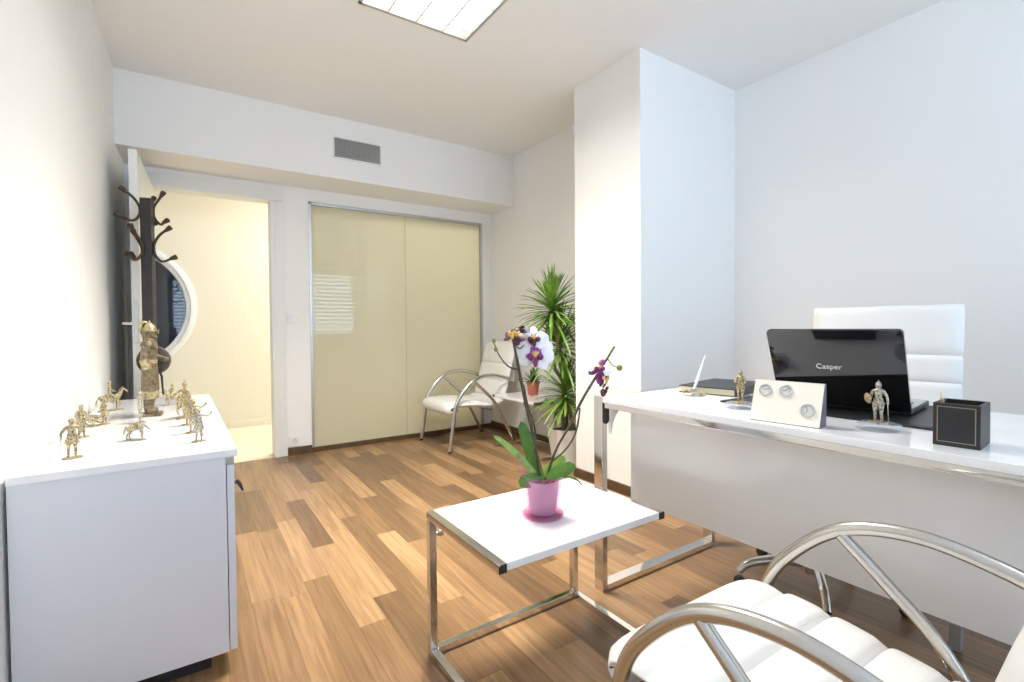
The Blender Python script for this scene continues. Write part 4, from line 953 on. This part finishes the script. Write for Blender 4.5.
def flower(parent, c, R_, face, outer, centre, roll=0.0, tiltj=0.0):
    """moth orchid: two broad petals, three sepals, a lip and a column"""
    n = Vector(face).normalized(); x = n.cross(Vector((0, 0, 1))).normalized(); y = x.cross(n)
    bm = nb(); hold = [bm, bm.verts.layers.float.new('rad')]
    def petal(a, L, W, back):
        bm, ly = hold
        d = (x*math.cos(a)+y*math.sin(a)); sd = n.cross(d); rows = []
        for i in range(9):
            t_ = i/8; wd = W*math.sin(PI*(t_*.86+.07))**.75*(.55+.75*t_ if t_ < .6 else 1.0)
            rows.append([bm.verts.new(Vector(c)+d*(L*t_)+sd*(wd/2*k/2)-n*(back*t_*t_*L+.10*wd*(k/2)**2)) for k in range(-2, 3)])
        for i, r_ in enumerate(rows):
            for v_ in r_: v_[ly] = i/8
        for A, B in zip(rows, rows[1:]):
            for k in range(4): bm.faces.new((A[k], A[k+1], B[k+1], B[k]))
    for a in (PI/2, PI*1.22, PI*1.78): petal(a+roll, R_*.95, R_*.62, .25)
    fl_ = obj('flower', bm, outer[1], parent, ang=80)
    bm = nb(); hold[:] = [bm, bm.verts.layers.float.new('rad')]
    for a in (.12, PI-.12): petal(a+roll, R_, R_*1.05, .10)
    obj('petals', bm, outer[0], fl_, ang=80)
    bm = nb(); c2 = Vector(c)+n*.003
    ball(bm, c2+n*.006, R_*.16, R_*.16, R_*.16, 10); obj('column', bm, 'yellow', fl_)
    bm = nb()
    for s in (-1, 1): ball(bm, c2+n*.005+x*(s*R_*.26)+y*(-R_*.12), R_*.20, R_*.14, R_*.18, 10)
    ball(bm, c2+n*.008-y*(R_*.42), R_*.14, R_*.14, R_*.26, 10); obj('lip', bm, centre, fl_)
    return fl_
flower(s1, q(.868, 1.004, -.012), .046, CAMD+Vector((.1, 0, .25)), ('petal', 'petal2'), 'maroon')
flower(s1, q(.866, .956, -.022), .056, CAMD+Vector((.05, 0, -.05)), ('petal2', 'petal2'), 'purple', .2)
flower(s1, q(.905, .968, -.006), .044, CAMD+Vector((.5, 0, 0)), ('petal2', 'petal'), 'purple', -.3)
flower(s1, q(.802, 1.016, -.010), .040, Vector((-.7, -.4, .9)), ('maroon', 'maroon'), 'yellow', .4)
flower(s1, q(.835, 1.030, .012), .032, Vector((.2, .6, .8)), ('petal', 'maroon'), 'yellow')
bm = nb(); tube(bm, [q(.806, .985), q(.832, .975, .004), q(.850, 1.0, .004), q(.842, 1.026, .008)], .002, 8, 5); obj('side_branch', bm, 'stem', s1)
flower(s2, q(1.138, .900, -.012), .042, Vector((-.6, -.6, .5)), ('petal', 'purple'), 'purple', .3)
flower(s2, q(1.150, .872, -.018), .036, Vector((.1, -.9, .1)), ('purple', 'maroon'), 'yellow', -.5)
flower(s2, q(1.172, .838, -.004), .032, Vector((.5, -.6, -.5)), ('purple', 'maroon'), 'maroon', .8)
bm = nb()
for p, r_ in ((q(1.185, .865), .007), (q(1.165, .815), .010), (q(1.190, .885, .004), .006)): ball(bm, p, r_, r_, r_*1.4, 10)
obj('bud', bm, 'maroon', s2)
bm = nb()
for p0, d_ in (((.055, -.02, .11), (.9, -.1, -.05)), ((.05, .02, .112), (.8, .5, .1))):
    tube(bm, [p0, Vector(p0)+Vector(d_)*.05, Vector(p0)+Vector(d_)*.09+Vector((0, 0, -.03))], .0022, 7, 5)
obj('air_root', bm, 'leaf', orc)

# dracaena
def clampd(p):
    p = p.copy(); p.x = min(p.x, 2.628)
    if p.x > 2.215 and p.y < 2.585: p.y = 2.585
    if p.z < .53: p.y = min(p.y, 2.965)
    return p
dr = thing('dracaena', 'tall dracaena with three spiky leaf crowns in a white pot behind the column', 'potted plant', (2.405, 2.84, 0))
bm = nb(); lathe(bm, [(0, 0), (.105, 0), (.118, .01), (.150, .235), (.158, .262), (.160, .275), (.150, .275), (.143, .25), (.12, .24)], n=40); obj('planter', bm, 'pot', dr)
bm = nb(); lathe(bm, [(.11, .225), (.142, .245), (.07, .25), (0, .252)], n=28); obj('soil', bm, 'soil', dr)
for (bx, by), (tx, ty, tz), nl, Lf in (((-.03, .01), (-.155, -.02, 1.15), 120, .31), ((.03, .05), (-.06, .02, .88), 105, .31), ((.015, -.05), (-.05, -.04, .52), 95, .28)):
    bm = nb(); tube(bm, [(bx, by, .235), (bx*.6+tx*.15, by*.6+ty*.2, .25+(tz-.25)*.4), (tx*.6+bx*.3, ty*.7, .25+(tz-.25)*.75), (tx, ty, tz)], [.017, .015, .014, .012], 10, 6)
    st = obj('cane', bm, 'cane', dr)
    bm = nb()
    off = Vector((2.405, 2.84, 0)); cl = lambda p: clampd(p+off)-off
    for k in range(nl):
        u_ = (k+.5)/nl; el = math.radians(88-118*u_**.9+random.uniform(-8, 8)); az = k*2.39996+random.uniform(-.2, .2)
        z = tz+.07*(1-u_)-.05*u_
        d = (math.cos(el)*math.cos(az), math.cos(el)*math.sin(az), math.sin(el))
        ribbon(bm, (tx, ty, z), d, Lf*random.uniform(.75, 1.08), .020, random.uniform(.08, .34)*(.4+u_), 7, .22, .8, clampf=cl, belly=.5)
    obj('leaf_crown', bm, 'dleaf', dr)

# small plant on the far side table
sp = thing('potted_bromeliad', 'small spiky plant in a pink terracotta pot on the far side table', 'potted plant', (2.455, 3.345, .4584))
bm = nb(); lathe(bm, [(0, 0), (.042, 0), (.044, .004), (.053, .092), (.058, .093), (.059, .112), (.052, .112), (.05, .098), (.03, .095)], n=28); obj('plant_pot', bm, 'terra', sp)
bm = nb(); lathe(bm, [(.04, .08), (.0495, .096), (0, .1)], n=20); obj('soil', bm, 'soil', sp)
bm = nb()
for k in range(34):
    u_ = (k+.5)/34; el = math.radians(85-70*u_); az = k*2.39996
    ribbon(bm, (0, 0, .098), (math.cos(el)*math.cos(az), math.cos(el)*math.sin(az), math.sin(el)), .15*random.uniform(.8, 1.1), .017, .35*u_, 6, .25, .8, belly=.5)
obj('leaf_crown', bm, 'bleaf', sp)
